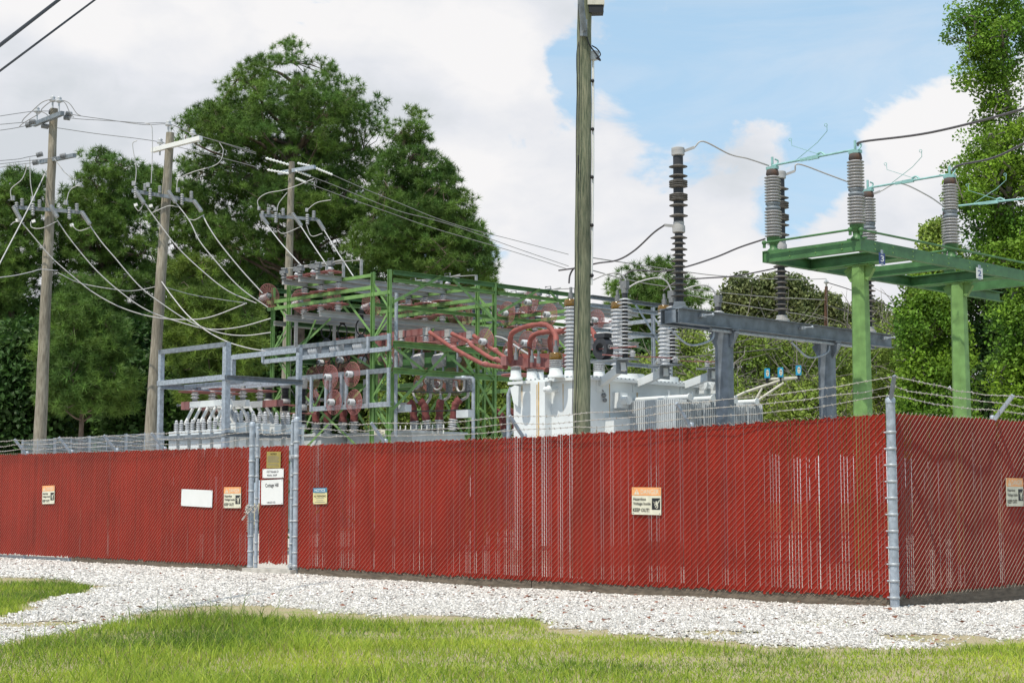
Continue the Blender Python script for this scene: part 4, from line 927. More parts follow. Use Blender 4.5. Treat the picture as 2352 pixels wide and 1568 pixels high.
for i, v in enumerate(RBV):
    nm = ('front', 'middle', 'back')[i]
    r_ = thing('fuse_bar', 'white fuse bar with red end cover over the capacitors, %s of three' % nm, 'fuse bar', W(22.0, v, 3.6), 'fuse bars over the capacitors')
    u0, u1 = (20.9, 23.2)
    mb = MB(); mb.ubox(u0 + .3, u1 - .35, v - .06, v + .06, 3.57, 3.72); mb.build('bar', M['white'], r_)
    for q in ((u1 - .36, u1, v - .07, v + .07, 3.54, 3.73), (u0 - .35, u0 + .3, v - .07, v + .07, 3.56, 3.72))[:2 if i == 2 else 1]: mb = MB(); mb.ubox(*q); mb.build('red_cover', M['redbox'], r_)
    mb = MB(); mb.cyl(W(u1, v, 3.66), W(u1 + .25, v, 3.66), .02, 8); mb.cyl(W(u1 + .22, v, 3.66), W(u1 + .26, v, 3.66), .035, 8); mb.build('end_bolt', M['cast'], r_)
    for k in range(6):
        u = 22.75 - k * .33; sg = 1 if i == 0 else -1
        a = W(u, v - .02, 3.56); b = W(u + (.13 if i == 0 else -.10), v - .14 * sg, 3.20)
        mb = MB(); mb.cyl(a, b, .038, 10); mb.cyl(b, b + (b - a) * .12, .022, 8); mb.build('fuse_tube', M['ink_white'], r_)
        mb = MB(); mb.tube(sag(b + (b - a) * .1, W(u, v, 3.0), .03, 4), .006, 4); mb.build('fuse_lead', M['cast'], r_)
def cap_can(lab, u, v, z, wu, wv, along):
    c0 = thing('capacitor', lab, 'capacitor', W(u, v, z), 'white capacitor cans')
    mb = MB(); mb.ubox(u - wu, u + wu, v - wv, v + wv, z, z + .62); mb.ubox(u - wu - .01, u + wu + .01, v - wv - .01, v + wv + .01, z + .58, z + .61); mb.build('can', M['white'], c0)
    for d in (-.11, .11):
        uu, vv = (u + d, v) if along == 'u' else (u, v + d)
        mb = MB(); mb.lathe(shed_profile(z + .62, z + .84, .038, .068, 5), W(uu, vv, 0), n=10); mb.ball(W(uu, vv, z + .87), .04, 6); mb.build('bushing', M['porc'], c0)
    return c0
caps = []
for k in range(5): caps.append(('white capacitor can low at the left of the rack, %s from the steel corner post' % ORD[k], 21.0 + k * .48, 4.45, 2.36, .17, .17, 'u'))
for k in range(6): caps.append(('white capacitor can on the right side of the rack, %s from the steel corner post' % ORD[k], 20.85, 4.75 + k * .34, 2.52, .17, .10, 'u'))
for k in range(5): caps.append(('white capacitor can in the back row of the rack, %s from the right' % ORD[k], 21.3 + k * .44, 5.95, 2.36, .15, .17, 'v'))
for q in caps: cap_can(*q)
# arresters and dark ribbed columns between the rack and the switch rack
for i, (x, yb, yt, v) in enumerate(((1230, 1420, 1068, 6.9), (1115, 1330, 1085, 7.4), (1000, 1330, 1085, 7.9))):
    b, t = onv(*q2(x, yb), v), onv(*q2(x, yt), v); zb, zt = b[2], t[2]; hh = zt - zb
    r_ = thing('dark_arrester', 'dark ribbed arrester with aluminium rings right of the capacitor rack, %s' % ('tallest and nearest', 'middle', 'left')[i], 'arrester', [b[0], b[1], zb], 'dark arresters beside the capacitor rack')
    bx = np.array([b[0], b[1], 0.0])
    mb = MB(); mb.lathe([(.13, zb), (.13, zb + .12)], bx); mb.lathe([(.12, zb + hh * .36), (.13, zb + hh * .37), (.13, zb + hh * .46), (.1, zb + hh * .5)], bx); mb.lathe([(.1, zt - hh * .22), (.13, zt - hh * .19), (.13, zt)], bx); mb.cyl(bx + [0, 0, 0], bx + [0, 0, zb], .05, 8); mb.build('ring', M['alu'], r_)
    mb = MB(); mb.lathe(shed_profile(zb + .1, zb + hh * .37, .075, .13, 6), bx); mb.lathe(shed_profile(zb + hh * .48, zt - hh * .2, .075, .13, 8), bx); mb.build('ribbed_body', M['porc_dk'], r_)
    mb = MB(); guard(mb, bx + [0, 0, zb + hh * .30], (0, 0, 1), .36); mb.build('guard_disc', M['pink'], r_)
# ------------------------------------------------------------------ transformer
TU0, TU1, TV0, TV1, TZ = 11.4, 13.45, 6.6, 10.75, 3.78
tr = thing('transformer', 'large white power transformer with grey radiators behind the wooden pole', 'transformer', W(TU0, TV0, 0))
mb = MB(); mb.ubox(TU0, TU1, TV0, TV1, .3, TZ - .03); mb.build('tank', M['white'], tr)
mb = MB(); mb.ubox(TU0 - .09, TU1 + .09, TV0 - .09, TV1 + .09, TZ - .03, TZ + .03); mb.ubox(TU0 + .2, TU1 - .2, TV0 + .2, TV1 - .2, TZ + .03, TZ + .09); mb.build('lid', M['white'], tr)
mb = MB(); mb.ubox(TU0 - .2, TU1 + .2, TV0 - .2, TV1 + .2, -.1, .3); mb.build('base', M['concrete'], tr)
mb = MB()
for k in range(34): mb.cyl(W(TU0 - .06, TV0 + .05 + k * .125, TZ + .03), W(TU0 - .06, TV0 + .05 + k * .125, TZ + .055), .018, 6)
for k in range(16): mb.cyl(W(TU0 + .05 + k * .13, TV0 - .06, TZ + .03), W(TU0 + .05 + k * .13, TV0 - .06, TZ + .055), .018, 6)
mb.build('lid_bolts', M['galv_dark'], tr)
for u, v, z0, z1, w in ((TU0 - .003, 7.35, 2.9, 3.7, .012), (TU0 - .003, 8.2, 3.2, 3.72, .02), (TU0 - .003, 9.7, 3.0, 3.72, .014), (TU0 - .003, 6.95, 2.2, 2.75, .01)):
    mb = MB(); mb.poly([W(u, v - w, z1), W(u, v + w, z1), W(u, v + w * .5, z0), W(u, v - w * .3, z0 + .1)]); mb.build('rust_streak', M['rustmark'], tr)
for u, z0, z1 in ((12.0, 3.1, 3.7), (13.2, 3.3, 3.72), (11.6, 2.2, 2.6)):
    mb = MB(); mb.poly([W(u + .012, TV0 - .003, z1), W(u - .012, TV0 - .003, z1), W(u - .004, TV0 - .003, z0), W(u + .006, TV0 - .003, z0 + .1)]); mb.build('rust_streak', M['rustmark'], tr)
ul, ur = uof(onv(1234, 900, TV0)), uof(onv(1267, 900, TV0))
mb = MB(); zt = float(onv(1250, 876, TV0 - .2)[2]); mb.ubox(ur, ul, TV0 - .2, TV0, .4, zt); mb.build('stiffener', M['white'], tr)
mb = MB(); um = (ul + ur) / 2; mb.ubox(um - .045, um - .015, TV0 - .204, TV0 - .2, 1.6, zt); mb.ubox(um + .01, um + .03, TV0 - .204, TV0 - .2, .8, zt - .05); mb.build('rust_streak', M['rustmark'], tr)
p = onv(*q6(640, 605), TV0); mb = MB(); mb.cyl(p, p - Dv3 * .22, .05, 10); mb.ball(p - Dv3 * .22, .08, 10); mb.cyl(p - Dv3 * .22, p - Dv3 * .22 + Z3 * .16, .03, 8); mb.cyl(p - Dv3 * .22 + Z3 * .16, p - Dv3 * .22 + Z3 * .18, .07, 10); mb.cyl(p - Dv3 * .22, p - Dv3 * .22 + Dl3 * .12, .06, 10); mb.build('valve', M['white'], tr)
for u in (TU1 - .1, ):
    mb = MB(); P = [W(u - .12, TV0 - .09, TZ - .5), W(u + .02, TV0 - .09, TZ - .42), W(u + .12, TV0 - .09, TZ - .1), W(u - .02, TV0 - .09, TZ - .05), W(u - .14, TV0 - .09, TZ - .08)]
    mb.add(P + [a + Dv3 * .09 for a in P], [(0, 1, 2, 3, 4), (9, 8, 7, 6, 5), (0, 5, 6, 1), (1, 6, 7, 2), (2, 7, 8, 3), (3, 8, 9, 4), (4, 9, 5, 0)]); mb.build('lifting_lug', M['white'], tr)
for px in (1740, 1830):
    p = onu(*q6(px, 580), TU0); mb = MB(); mb.prof(p + [0, 0, -.16], p + [0, 0, .16], [(-.03, 0), (.03, 0), (.03, .22), (-.03, .22)], up=-Dl3); mb.lathe([(.15, -.03), (.15, .03)], p + Z3 * .05 - Dl3 * .16, Dv3, 14); mb.build('lifting_lug', M['white'], tr)
p = onu(*q6(1020, 880), TU0); mb = MB(); mb.ubox(TU0 - .25, TU0, TV0 + .6, TV0 + 1.9, .4, p[2] + .15); mb.build('cabinet', M['white'], tr)
p = onv(*q6(310, 890), TV0); mb = MB(); u = uof(p); mb.ubox(u - .15, u + .12, TV0 + .1, TV0 + .4, .5, 2.05); mb.build('cabinet', M['white'], tr)
u = uof(onv(*q6(263, 700), TV0)); mb = MB(); mb.tube([W(u, TV0, .0), W(u, TV0, 3.55), W(u - .05, TV0 + .02, 3.68), W(u - .3, TV0 + .05, 3.70)], .045, 8); mb.build('pipe', M['galv'], tr)
p = onu(*q6(1010, 610), TU0); mb = MB(); mb.tube(spline([p + [-.45, 0, .02], p + [-.2, -.05, .1], p + [0, -.06, -.02]], 6), .012, 5); mb.ball(p + [0, -.05, -.1], .05, 8); mb.ball(p + [0.02, -.05, -.2], .045, 8); mb.build('drain_tap', M['cast'], tr)
# bracket arms with platforms, surge arresters and small insulators
arms = [((1380, 884), (1432, 826), 1436), ((1463, 886), (1530, 839), 1545), ((1571, 890), (1640, 846), 1651)]
for i, (a, e, ax_) in enumerate(arms):
    p = onu(*a, TU0); e3 = onu(*e, 10.45)
    mb = MB(); mb.bar(p + Z3 * .04, np.array([e3[0], e3[1], e3[2] - .13]), .11, .16); mb.ubox(TU0 - .02, TU0, vof(p) - .14, vof(p) + .14, p[2] - .14, p[2] + .14); mb.build('bracket_arm', M['white'], tr)
    uc, vc = 10.45, vof(e3)
    mb = MB(); mb.ubox(uc - .3, uc + (.85 if i == 0 else .35), vc - .16, vc + .16, e3[2] - .01, e3[2] + .015); mb.prof(W(uc + .05, vc, e3[2] - .01), W(uc + .05, vc, e3[2] - .28), [(-.16, -.01), (.16, -.01), (.16, .01), (-.16, .01)], up=Dl3); mb.build('platform', M['galv_dark'], tr)
    b = onu(ax_, e[1] - 2, uc); b[2] = e3[2] + .015; t = onu(ax_, (668, 690, 700)[i], uc); hh = float(t[2] - b[2])
    r_ = thing('surge_arrester', 'dark core surge arrester with many pale sheds on a transformer bracket, %s of three' % ('left', 'middle', 'right')[i], 'arrester', b, 'surge arresters on the transformer brackets')
    mb = MB(); z = .1; sh = []
    while z < hh - .12: sh.append(z); z += .072
    mb.cyl(b + [0, 0, .0], b + [0, 0, hh], .058, 14); mb.build('core', M['porc_dk'], r_)
    mb = MB()
    for j, z in enumerate(sh): rr = .155 if j % 2 == 0 else .125; mb.lathe([(.056, z), (rr, z + .006), (rr, z + .014), (.056, z + .04)], b, n=16)
    mb.build('sheds', M['porc'], r_)
    mb = MB(); mb.cyl(b + [0, 0, hh - .05], b + [0, 0, hh + .1], .07, 10); mb.ubox(uof(b) - .08, uof(b) + .08, vof(b) - .05, vof(b) + .05, t[2] + .04, t[2] + .2); mb.build('terminal', M['cast'], r_)
    for du, s in ((.2, .8), (-.22, .9)):
        insulator('small_insulator', 'small white insulator on the %s transformer bracket, %s of the arrester' % (('left', 'middle', 'right')[i], 'left' if du > 0 else 'right'), W(uc + du, vc + .03, e3[2] + .015), (0, 0, 1), .17, .065, 3, None, 'small bracket insulators')
# window current transformer marked 1200
e3 = onu(1432, 826, 10.45); p = onu(*q6(985, 312), 11.0); vc = vof(e3); uc = uof(p); zc = float(e3[2]) + .26
ct = thing('ring_current_transformer', 'black ring shaped current transformer marked 1200 on the left bracket', 'current transformer', W(uc, vc, e3[2] + .02))
n = 20; out = []; inn = []
for k in range(n):
    a = 2 * math.pi * k / n; ro = .24 / max(abs(math.cos(a - math.pi / 4 * round(a / (math.pi / 4)))), .8) * .93
    out.append((ro * math.cos(a) * .85, ro * math.sin(a))); inn.append((.11 * math.cos(a), .11 * math.sin(a)))
fr_ = [W(uc + x, vc - .1, zc + y) for x, y in out] + [W(uc + x, vc - .1, zc + y) for x, y in inn]; bk = [a + Dv3 * .2 for a in fr_]
F = []
for k in range(n):
    j = (k + 1) % n; F += [(k, j, n + j, n + k), (2 * n + j, 2 * n + k, 3 * n + k, 3 * n + j), (j, k, 2 * n + k, 2 * n + j), (n + k, n + j, 3 * n + j, 3 * n + k)]
mb = MB(); mb.add(fr_ + bk, F); mb.ubox(uc - .14, uc + .14, vc - .11, vc + .11, zc + .21, zc + .30); mb.build('ring_body', M['porc_dk'], ct)
mb = MB(); mb.cyl(W(uc + .3, vc, zc), W(uc - .9, vc, zc - .02), .015, 6); mb.build('lead', M['pink'], ct)
me = text_mesh('1200'); co = np.empty(len(me.vertices) * 3, np.float32); me.vertices.foreach_get('co', co); co = co.reshape(-1, 3); mn, mx_ = co.min(0), co.max(0); qn = (co[:, :2] - mn[:2]) / (mx_[:2] - mn[:2])
o_ = W(uc - .215, vc - .085, zc - .02); Pt = o_[None] + Dv3[None] * (.17 * qn[:, :1]) + Z3[None] * (.085 * qn[:, 1:2]) - origin(ct)[None]; me.vertices.foreach_set('co', Pt.astype(np.float32).ravel()); me.update(); link('lettering', me, M['ink_white'], ct)
# high-voltage and low-voltage bushings on the lid
def bushing(label, px, yb, yt, u, rs, n, group, amber=True, parent=tr, name='bushing'):
    b = onu(px, yb, u); b[2] = TZ + .03; t = onu(px, yt, u); hh = float(t[2] - b[2])
    mb = MB(); mb.lathe([(rs * 1.15, 0), (rs * 1.15, .05), (rs * .95, .07), (rs * .9, .2)], b, n=18); h = mb.build(name, M['white'], parent); h['label'] = label
    mb = MB(); mb.lathe(shed_profile(.2, hh - .14, rs * .62, rs, n), b, n=18); mb.build('porcelain', M['porc'], h)
    if amber: mb = MB(); mb.lathe([(rs * .9, hh - .14), (rs * .95, hh - .12), (rs * .9, hh - .02), (rs * .8, hh)], b, n=16); mb.build('oil_glass', M['amber'], h)
    mb = MB(); mb.cyl(b + [0, 0, hh], b + [0, 0, hh + .14], rs * .35, 10); mb.cyl(b + [0, 0, hh + .1], b + [0, 0, hh + .26], rs * .2, 8); mb.build('terminal', M['cast'], h)
    return b + np.array([0, 0, hh + .25])
hv = [bushing('tall pale ribbed bushing with amber glass top, %s' % l, px, 868, yt, 12.25, .155, 17, '') for px, yt, l in ((1312, 688, 'hugging the left edge of the wooden pole'), (1419, 694, 'second from the left'), (1527, 702, 'behind the grey beam end'))]
bushing('short ribbed bushing with amber top under the first red arch', 1277, 862, 810, 12.0, .15, 4, '')
bushing('short ribbed bushing right of the wooden pole', 1376, 862, 815, 12.0, .13, 5, '', False)
lv = [bushing('short ribbed bushing with wrapped red terminal, %s' % l, px, 862, yt, 13.0, .12, 4, '', False) for px, yt, l in ((1185, 826, 'leftmost'), (1222, 832, 'second'), (1237, 834, 'third'))]
p = onv(1197, 868, 6.75); mb = MB(); guard(mb, [p[0], p[1] + .3, TZ + .2], (0, 0, 1), .42, 6, 26, .009); mb.build('guard_disc', M['pink'], tr)
for q, rr in ((8.6, .35), (9.8, .3)): mb = MB(); mb.cyl(W(12.0, q, TZ + .09), W(12.0, q, TZ + .21), rr, 20); mb.build('hatch', M['white'], tr)
# red terminal wraps and arches
for i, (x, y) in enumerate(((300, 375), (335, 380), (245, 380), (450, 395), (510, 390), (415, 395), (585, 395), (685, 390))):
    p = at(*q6(x, y), 36.0); mb = MB(); mb.prof(p - Z3 * .1, p + Z3 * .1, [(-.085, -.08), (.085, -.09), (.095, .08), (-.08, .09)], up=Dv3); o = mb.build('terminal_cover', M['redbox'], tr)
arches = [([(280, 392), (276, 300), (278, 200), (305, 150), (400, 110), (510, 92), (575, 105), (630, 175), (635, 250), (630, 320)], 36.0, 34.3, 'tallest red sleeved arch of cable over the transformer'),
          ([(450, 420), (438, 330), (428, 240), (465, 175), (560, 150), (660, 145), (780, 128), (880, 125), (930, 160), (955, 240)], 36.2, 35.0, 'second red sleeved arch of cable passing behind the wooden pole'),
          ([(600, 390), (596, 300), (590, 215), (620, 165), (700, 140)], 36.4, 35.4, 'short red sleeved riser beside the amber topped bushing')]
for i, (pts, ya, yb, lab) in enumerate(arches):
    P = [at(*q6(*p), ya + (yb - ya) * k / (len(pts) - 1)) for k, p in enumerate(pts)]
    mb = MB(); wrinkly(mb, P, .058, 20 + i, 14, 7, .13); tag(mb.build('sleeved_cable', M['redcov']), lab, 'sleeved cable', 'red sleeved cable arches')
mb = MB(); a, b = at(*q6(345, 348), 38.5), at(*q6(780, 345), 38.5); mb.bar(a, b, .12, .16); tag(mb.build('covered_busbar', M['redcov']), 'short red covered busbar low behind the red arches', 'busbar')
# radiators
RVS = [(7.7, 8.55), (8.62, 9.1), (9.18, 10.0), (10.07, 10.6)]; ZR = 3.40
for i, (a, b) in enumerate(RVS):
    u0, u1 = (9.95, 11.2); k = 0
    mb = MB(); nf = max(8, int((b - a) / .055)); 
    for j in range(nf):
        v = a + (b - a) * (j + .5) / nf; w = .008
        mb.ubox(u0, u1, v - w, v + w, .5, ZR - .05 - .02 * (j % 2))
    fin = mb.build('radiator', M['fin'], tr)
    mb = MB(); nw = 24
    for j in range(nw): u = u0 + (u1 - u0) * (j + .5) / nw; mb.ubox(u - .014, u + .014, a - .008, a + .02, .5, ZR - .06)
    mb.build('fins', M['fin'], fin)
    mb = MB(); mb.cyl(W(u0 - .03, (a + b) / 2, ZR), W(TU0, (a + b) / 2, ZR), .055, 10); mb.cyl(W(u0 - .05, (a + b) / 2, ZR), W(u0 - .02, (a + b) / 2, ZR), .075, 12); mb.ubox(u0 + .5, u0 + .53, (a + b) / 2 - .02, (a + b) / 2 + .02, ZR + .05, ZR + .16); mb.build('header_pipe', M['white'], fin)
p = onu(*q6(1110, 690), TU0); mb = MB(); mb.ubox(TU0 - .2, TU0, vof(p) - .12, vof(p) + .12, p[2] - .16, p[2] + .16); mb.cyl(p - Dl3 * .2, p - Dl3 * .34, .1, 10); mb.build('valve', M['white'], tr)
# ------------------------------------------------------------------ blue-grey steel frame with black arresters
FU, FV0, FV1 = 9.0, 6.44, 13.75
zb = float(onu(1545, 710, FU)[2]); ZF = zb; HF = .29
gf = thing('arrester_frame', 'blue grey painted steel frame in front of the radiators, with one long beam', 'steel frame', W(FU, FV0, 0))
mb = MB(); mb.ibeam(W(FU - .22, FV0, ZF - HF / 2), W(FU - .22, FV1, ZF - HF / 2), .16, HF); mb.build('beam', M['steelblue'], gf)
mb = MB(); mb.ibeam(W(FU + .22, FV0, ZF - HF / 2), W(FU + .22, FV1, ZF - HF / 2), .16, HF); mb.build('beam', M['steelblue'], gf)
mb = MB(); mb.ubox(FU - .14, FU + .14, FV0 + .02, FV0 + .05, ZF - HF + .02, ZF - .02); mb.ubox(FU - .29, FU + .29, FV0 + .05, FV0 + .35, ZF + .003, ZF + .02); mb.ubox(FU - .135, FU + .135, FV1 - .05, FV1 - .02, ZF - HF + .02, ZF - .02); mb.build('end_plate', M['steelblue'], gf)
for v in (8.1, 11.6):
    mb = MB(); mb.prof(W(FU, v, -.05), W(FU, v, ZF - HF - .02), [(-.16, -.09), (-.09, -.16), (.09, -.16), (.16, -.09), (.16, .09), (.09, .16), (-.09, .16), (-.16, .09)], up=Dv3); mb.ubox(FU - .3, FU + .3, v - .1, v + .1, ZF - HF - .03, ZF - HF - .004)
    for s in (-1, 1): mb.prof(W(FU + s * .1, v, ZF - HF - .3), W(FU + s * .27, v, ZF - HF - .03), [(-.1, -.04), (.1, -.04), (.1, .04), (-.1, .04)], up=Dv3)
    mb.build('column', M['steelblue'], gf)
mb = MB(); mb.tube([W(FU - .2, FV0 + 1.0, ZF - HF - .05), W(FU - .2, FV1 - .8, ZF - HF - .05)], .035, 8)
for v in (7.6, 11.5): mb.tube(spline([W(FU - .15, v, ZF - HF - .05), W(FU - .15, v - .1, ZF - HF - .25), W(FU - .1, v - .7, ZF - HF - .38), W(FU - .1, v - 1.3, ZF - HF - .1)], 6), .022, 6)
mb.build('conduit', M['galv'], gf)
for v in (7.1, 10.35, 13.4):
    mb = MB(); p = W(FU - .23, v, ZF - .1); mb.bar(p, p - Dl3 * .1, .1, .06); mb.cyl(p - Dl3 * .08, p - Dl3 * .3 + Z3 * .0, .016, 8); mb.ball(p - Dl3 * .3, .03, 6); mb.build('bolt_bracket', M['galv'], gf)
ar_top = []; ar_mid = []
def big_arrester(label, v):
    b = W(FU, v, ZF + .02); r_ = thing('lightning_arrester', label, 'arrester', b, 'tall black arresters on the blue grey frame')
    s = .00275; z = lambda q: (1360 - q) * s
    mb = MB(); mb.lathe([(.16, 0), (.16, .05), (.12, .07), (.11, z(1310))], b, n=20, smooth=False); mb.build('base_flange', M['alu'], r_); mb = MB(); mb.lathe([(.1, z(822)), (.125, z(815)), (.125, z(770)), (.105, z(765)), (.105, z(740))], b, n=20, smooth=False); mb.bar(b + [-.1, 0, z(770)], b + [-.28, -.02, z(765)], .03, .05); mb.build('joint', M['alu'], r_); mb = MB(); mb.lathe([(.10, z(268)), (.128, z(262)), (.128, z(212)), (.11, z(208))], b, n=20, smooth=False)
    mb.bar(b + [0.1, 0, z(235)], b + [.32, 0, z(205)], .03, .05); mb.build('metal_cap', M['alu'], r_)
    mb = MB(); mb.lathe([(.078, z(1315)), (.078, z(820))], b, n=18); mb.lathe([(.098, z(742)), (.098, z(265))], b, n=18); mb.build('body', M['porc_dk'], r_)
    mb = MB()
    lo = [(1270, 0), (1232, 1), (1190, 0), (1148, 1), (1106, 0), (1063, 1), (1022, 0), (980, 1), (940, 0), (898, 1), (857, 0)]
    for q, sm in lo: rr = .135 if sm else .165; mb.lathe([(.078, z(q + 4)), (rr, z(q)), (rr, z(q - 3)), (.08, z(q - 16))], b, n=20)
    for q in (700, 625, 584, 572, 560, 549, 490, 476, 462, 452, 415, 347): mb.lathe([(.098, z(q + 8)), (.182, z(q)), (.182, z(q - 3)), (.1, z(q - 14))], b, n=20)
    mb.build('sheds', M['porc_top'], r_)
    ar_top.append(b + np.array([.32, 0, z(205)])); ar_mid.append(b + np.array([-.28, -.02, z(765)]))
big_arrester('tall black arrester column on the left end of the blue grey beam', 6.74)
big_arrester('tall black arrester column in the middle of the blue grey beam', 10.03)
big_arrester('tall black arrester at the right beam end, half behind a green column', 13.22)
# ------------------------------------------------------------------ green switch stand
sE = onu(1977, 547, 5.78); SZ = float(sE[2]); SU0, SU1, SV0, SV1 = 5.78, 8.04, 8.12, 17.2; SH = .22
ss = thing('switch_stand', 'green painted steel platform on tapered columns carrying the tall ribbed switch insulators', 'steel stand', W(6.9, SV0, 0))
def gbeam(a, b, h=SH, sx_=1, name='beam', m='green_dk'): mb = MB(); mb.channel(a, b, .11, h, .014, sx_=sx_); mb.build(name, M[m], ss)
gbeam(W(SU0, SV0, SZ - SH / 2), W(SU0, SV1, SZ - SH / 2), sx_=-1); gbeam(W(SU1, SV0, SZ - SH / 2), W(SU1, SV1, SZ - SH / 2))
for v in (SV0 + .02, 11.45, 14.9): gbeam(W(SU0 + .02, v, SZ - SH / 2 - .004), W(SU1 - .02, v, SZ - SH / 2 - .004), sx_=1)
for v in (9.82, 13.52):
    gbeam(W(SU0 + .02, v, SZ - SH / 2 - .006), W(SU1 - .02, v, SZ - SH / 2 - .006)); gbeam(W(SU0 + .02, v - .13, SZ - SH / 2 - .006), W(SU1 - .02, v - .13, SZ - SH / 2 - .006), sx_=-1)
    zt = SZ - SH - .012; mb = MB(); oc = lambda s: [(-s, -s * .55), (-s * .55, -s), (s * .55, -s), (s, -s * .55), (s, s * .55), (s * .55, s), (-s * .55, s), (-s, s * .55)]
    d, s_, t_ = frame((0, 0, 1), Dv3); n = 8; c0_, c1_ = W(6.9, v - .06, -.05), W(6.9, v - .06, zt)
    A = [c0_ + s_ * a + t_ * b for a, b in oc(.185)]; B = [c1_ + s_ * a + t_ * b for a, b in oc(.145)]; mb.add(A + B, [(i, (i + 1) % n, n + (i + 1) % n, n + i) for i in range(n)] + [tuple(range(n, 2 * n))])
    mb.ubox(6.65, 7.15, v - .22, v + .1, zt - .02, zt)
    for s in (-1, 1): mb.prof(W(6.9 + s * .1, v - .06, zt - .25), W(6.9 + s * .25, v - .06, zt - .02), [(-.12, -.04), (.12, -.04), (.12, .04), (-.12, .04)], up=Dv3)
    mb.build('column', M['green'], ss)
mb = MB()
for v in (8.6, 9.2, 9.9, 10.6, 11.2, 12.0, 12.7):
    for dz in (-.06, -.16): mb.ball(W(SU0 - .004, v, SZ + dz), .014, 5)
for u in (6.2, 6.8, 7.4):
    for dz in (-.06, -.16): mb.ball(W(u, SV0 + .015, SZ + dz), .016, 5)
mb.build('bolts', M['green'], ss)
M['blade'] = mat('verdigris_copper', (0.26, 0.46, 0.44), 0.5, 0.1, var=0.15, scale=10)
sp = None; ins_base = [(5.92, 8.22, 'front row, left'), (5.92, 11.56, 'front row, middle'), (5.92, 15.15, 'front row, right'), (7.9, 8.3, 'back row, left'), (7.9, 11.62, 'back row, middle'), (7.9, 14.8, 'back row, right')]
HI = 1.62
for u, v, nm in ins_base:
    lab = 'tall two part ribbed switch insulator on the green stand, %s' % nm
    if sp is None:
        b = W(u, v, SZ); sp = thing('switch_insulator', lab, 'insulator', b, 'tall ribbed insulators on the green stand')
        mb = MB(); mb.lathe([(.12, 0), (.12, .03), (.075, .07), (.08, .14), (.125, .2), (.135, .28)], b, n=18); mb.ubox(u - .2, u + .2, v - .04, v + .04, SZ, SZ + .03); mb.build('base_casting', M['green_dk'], sp)
        mb = MB(); mb.lathe(shed_profile(.28, .82, .105, .172, 9, .2), b, n=20); mb.lathe(shed_profile(.97, 1.50, .1, .165, 9, .2), b, n=20); mb.build('porcelain', M['porc_sw'], sp)
        mb = MB(); mb.lathe([(.105, .81), (.15, .84), (.15, .87), (.105, .9), (.145, .93), (.145, .96), (.1, .98)], b, n=18); mb.build('joint', M['galv_dark'], sp)
        mb = MB(); mb.lathe([(.1, 1.49), (.13, 1.53), (.115, 1.62), (.06, 1.64)], b, n=16); mb.build('cap', M['rust'], sp)
        mb = MB(); mb.ubox(u - .12, u + .12, v - .05, v + .05, SZ + 1.63, SZ + 1.69); mb.cyl(b + [0, 0, 1.66], b + [0, 0, 1.88], .025, 8); mb.tube(spline([b + [.05, 0, 1.69], b + [.12, .02, 1.8], b + [.05, .0, 1.84]], 5), .016, 6); mb.build('jaw', M['blade'], sp)
    else: copy_tree(sp, None, W(u, v, SZ), lab)
for i, (va, vb) in enumerate(((8.3, 8.22), (11.62, 11.56), (14.8, 15.15))):
    nm = ('left', 'middle', 'right')[i]; a, b = W(7.9, va, SZ + 1.71), W(5.92, vb, SZ + 1.71)
    r_ = thing('air_break_switch', 'pale green switch blade with crossed arcing horns, %s of three on the green stand' % nm, 'switch', a, 'switch blades on the green stand')
    mb = MB(); mb.tube([a, b], .022, 8); mb.build('blade', M['blade'], r_)
    m_ = a * .5 + b * .5; d = nrm(b - a); mb = MB(); mb.bar(m_ - d * .12, m_ + d * .14, .05, .07); mb.bar(m_ - d * .3, m_ - d * .1, .035, .06); mb.tube(spline([m_ + d * .1 + Z3 * .05, m_ + d * .2 + Z3 * .07, m_ + d * .3], 4), .02, 6); mb.build('contact', M['blade'], r_)
    l, r2 = a + d * (.28 * 2), a + d * (.62 * 2.0)
    mb = MB(); mb.tube([l, l + d * .55 + Z3 * .28, l + d * .78 + Z3 * .46, l + d * .78 + Z3 * .58], .007, 5); mb.tube([r2, r2 - d * .75 + Z3 * .32, r2 - d * .76 + Z3 * .44], .006, 5)
    for q in (l + d * .78 + Z3 * .58, r2 - d * .76 + Z3 * .44): mb.tube([q + np.array([.03 * math.cos(t) - .02, 0, .03 * math.sin(t)]) for t in np.linspace(0, 6.28, 9)], .006, 5)
    mb.build('arcing_horn', M['blade'], r_)
for a, b, lab in ((W(7.9, 8.0, SZ + .14), W(5.92, 8.0, SZ + .16), 'green operating rod along the left end of the stand'), (W(5.78, 8.15, SZ + .16), W(5.78, 15.2, SZ + .16), 'long green operating rod along the front beam of the stand'), (W(7.9, 11.3, SZ + .12), W(5.92, 11.3, SZ + .12), 'green operating rod across the middle of the stand')):
    mb = MB(); mb.tube([a, b], .022, 8); 
    for q in (a, b): mb.ball(q, .05, 8); mb.cyl(q, q - Z3 * .1, .03, 8)
    tag(mb.build('operating_rod', M['green_dk']), lab, 'rod', 'green switch operating rods')
def plate(label, px, bg, ink, txt):
    p, q = onu(px[0], px[3], SU0 - .06), onu(px[2], px[1], SU0 - .06)
    b = Board('number_plate', label, 'number plate', W(SU0 - .06, vof(p), p[2]), Dv3, -Dl3, vof(q) - vof(p), q[2] - p[2], bg)
    b.text(txt, .22, .22, .78, .78, ink); mb = MB()
    for y in (0.0, 1.0): mb.ubox(SU0 - .061, SU0 - .056, vof(p) + b.w * .3, vof(p) + b.w * .7, p[2] + b.h * y - .02, p[2] + b.h * y + (.06 if y else .02))
    mb.build('clip', M['galv'], b.root)
M['blue_plate'] = mat('blue_number_plate', (0.035, 0.06, 0.2), 0.4, var=0.08)
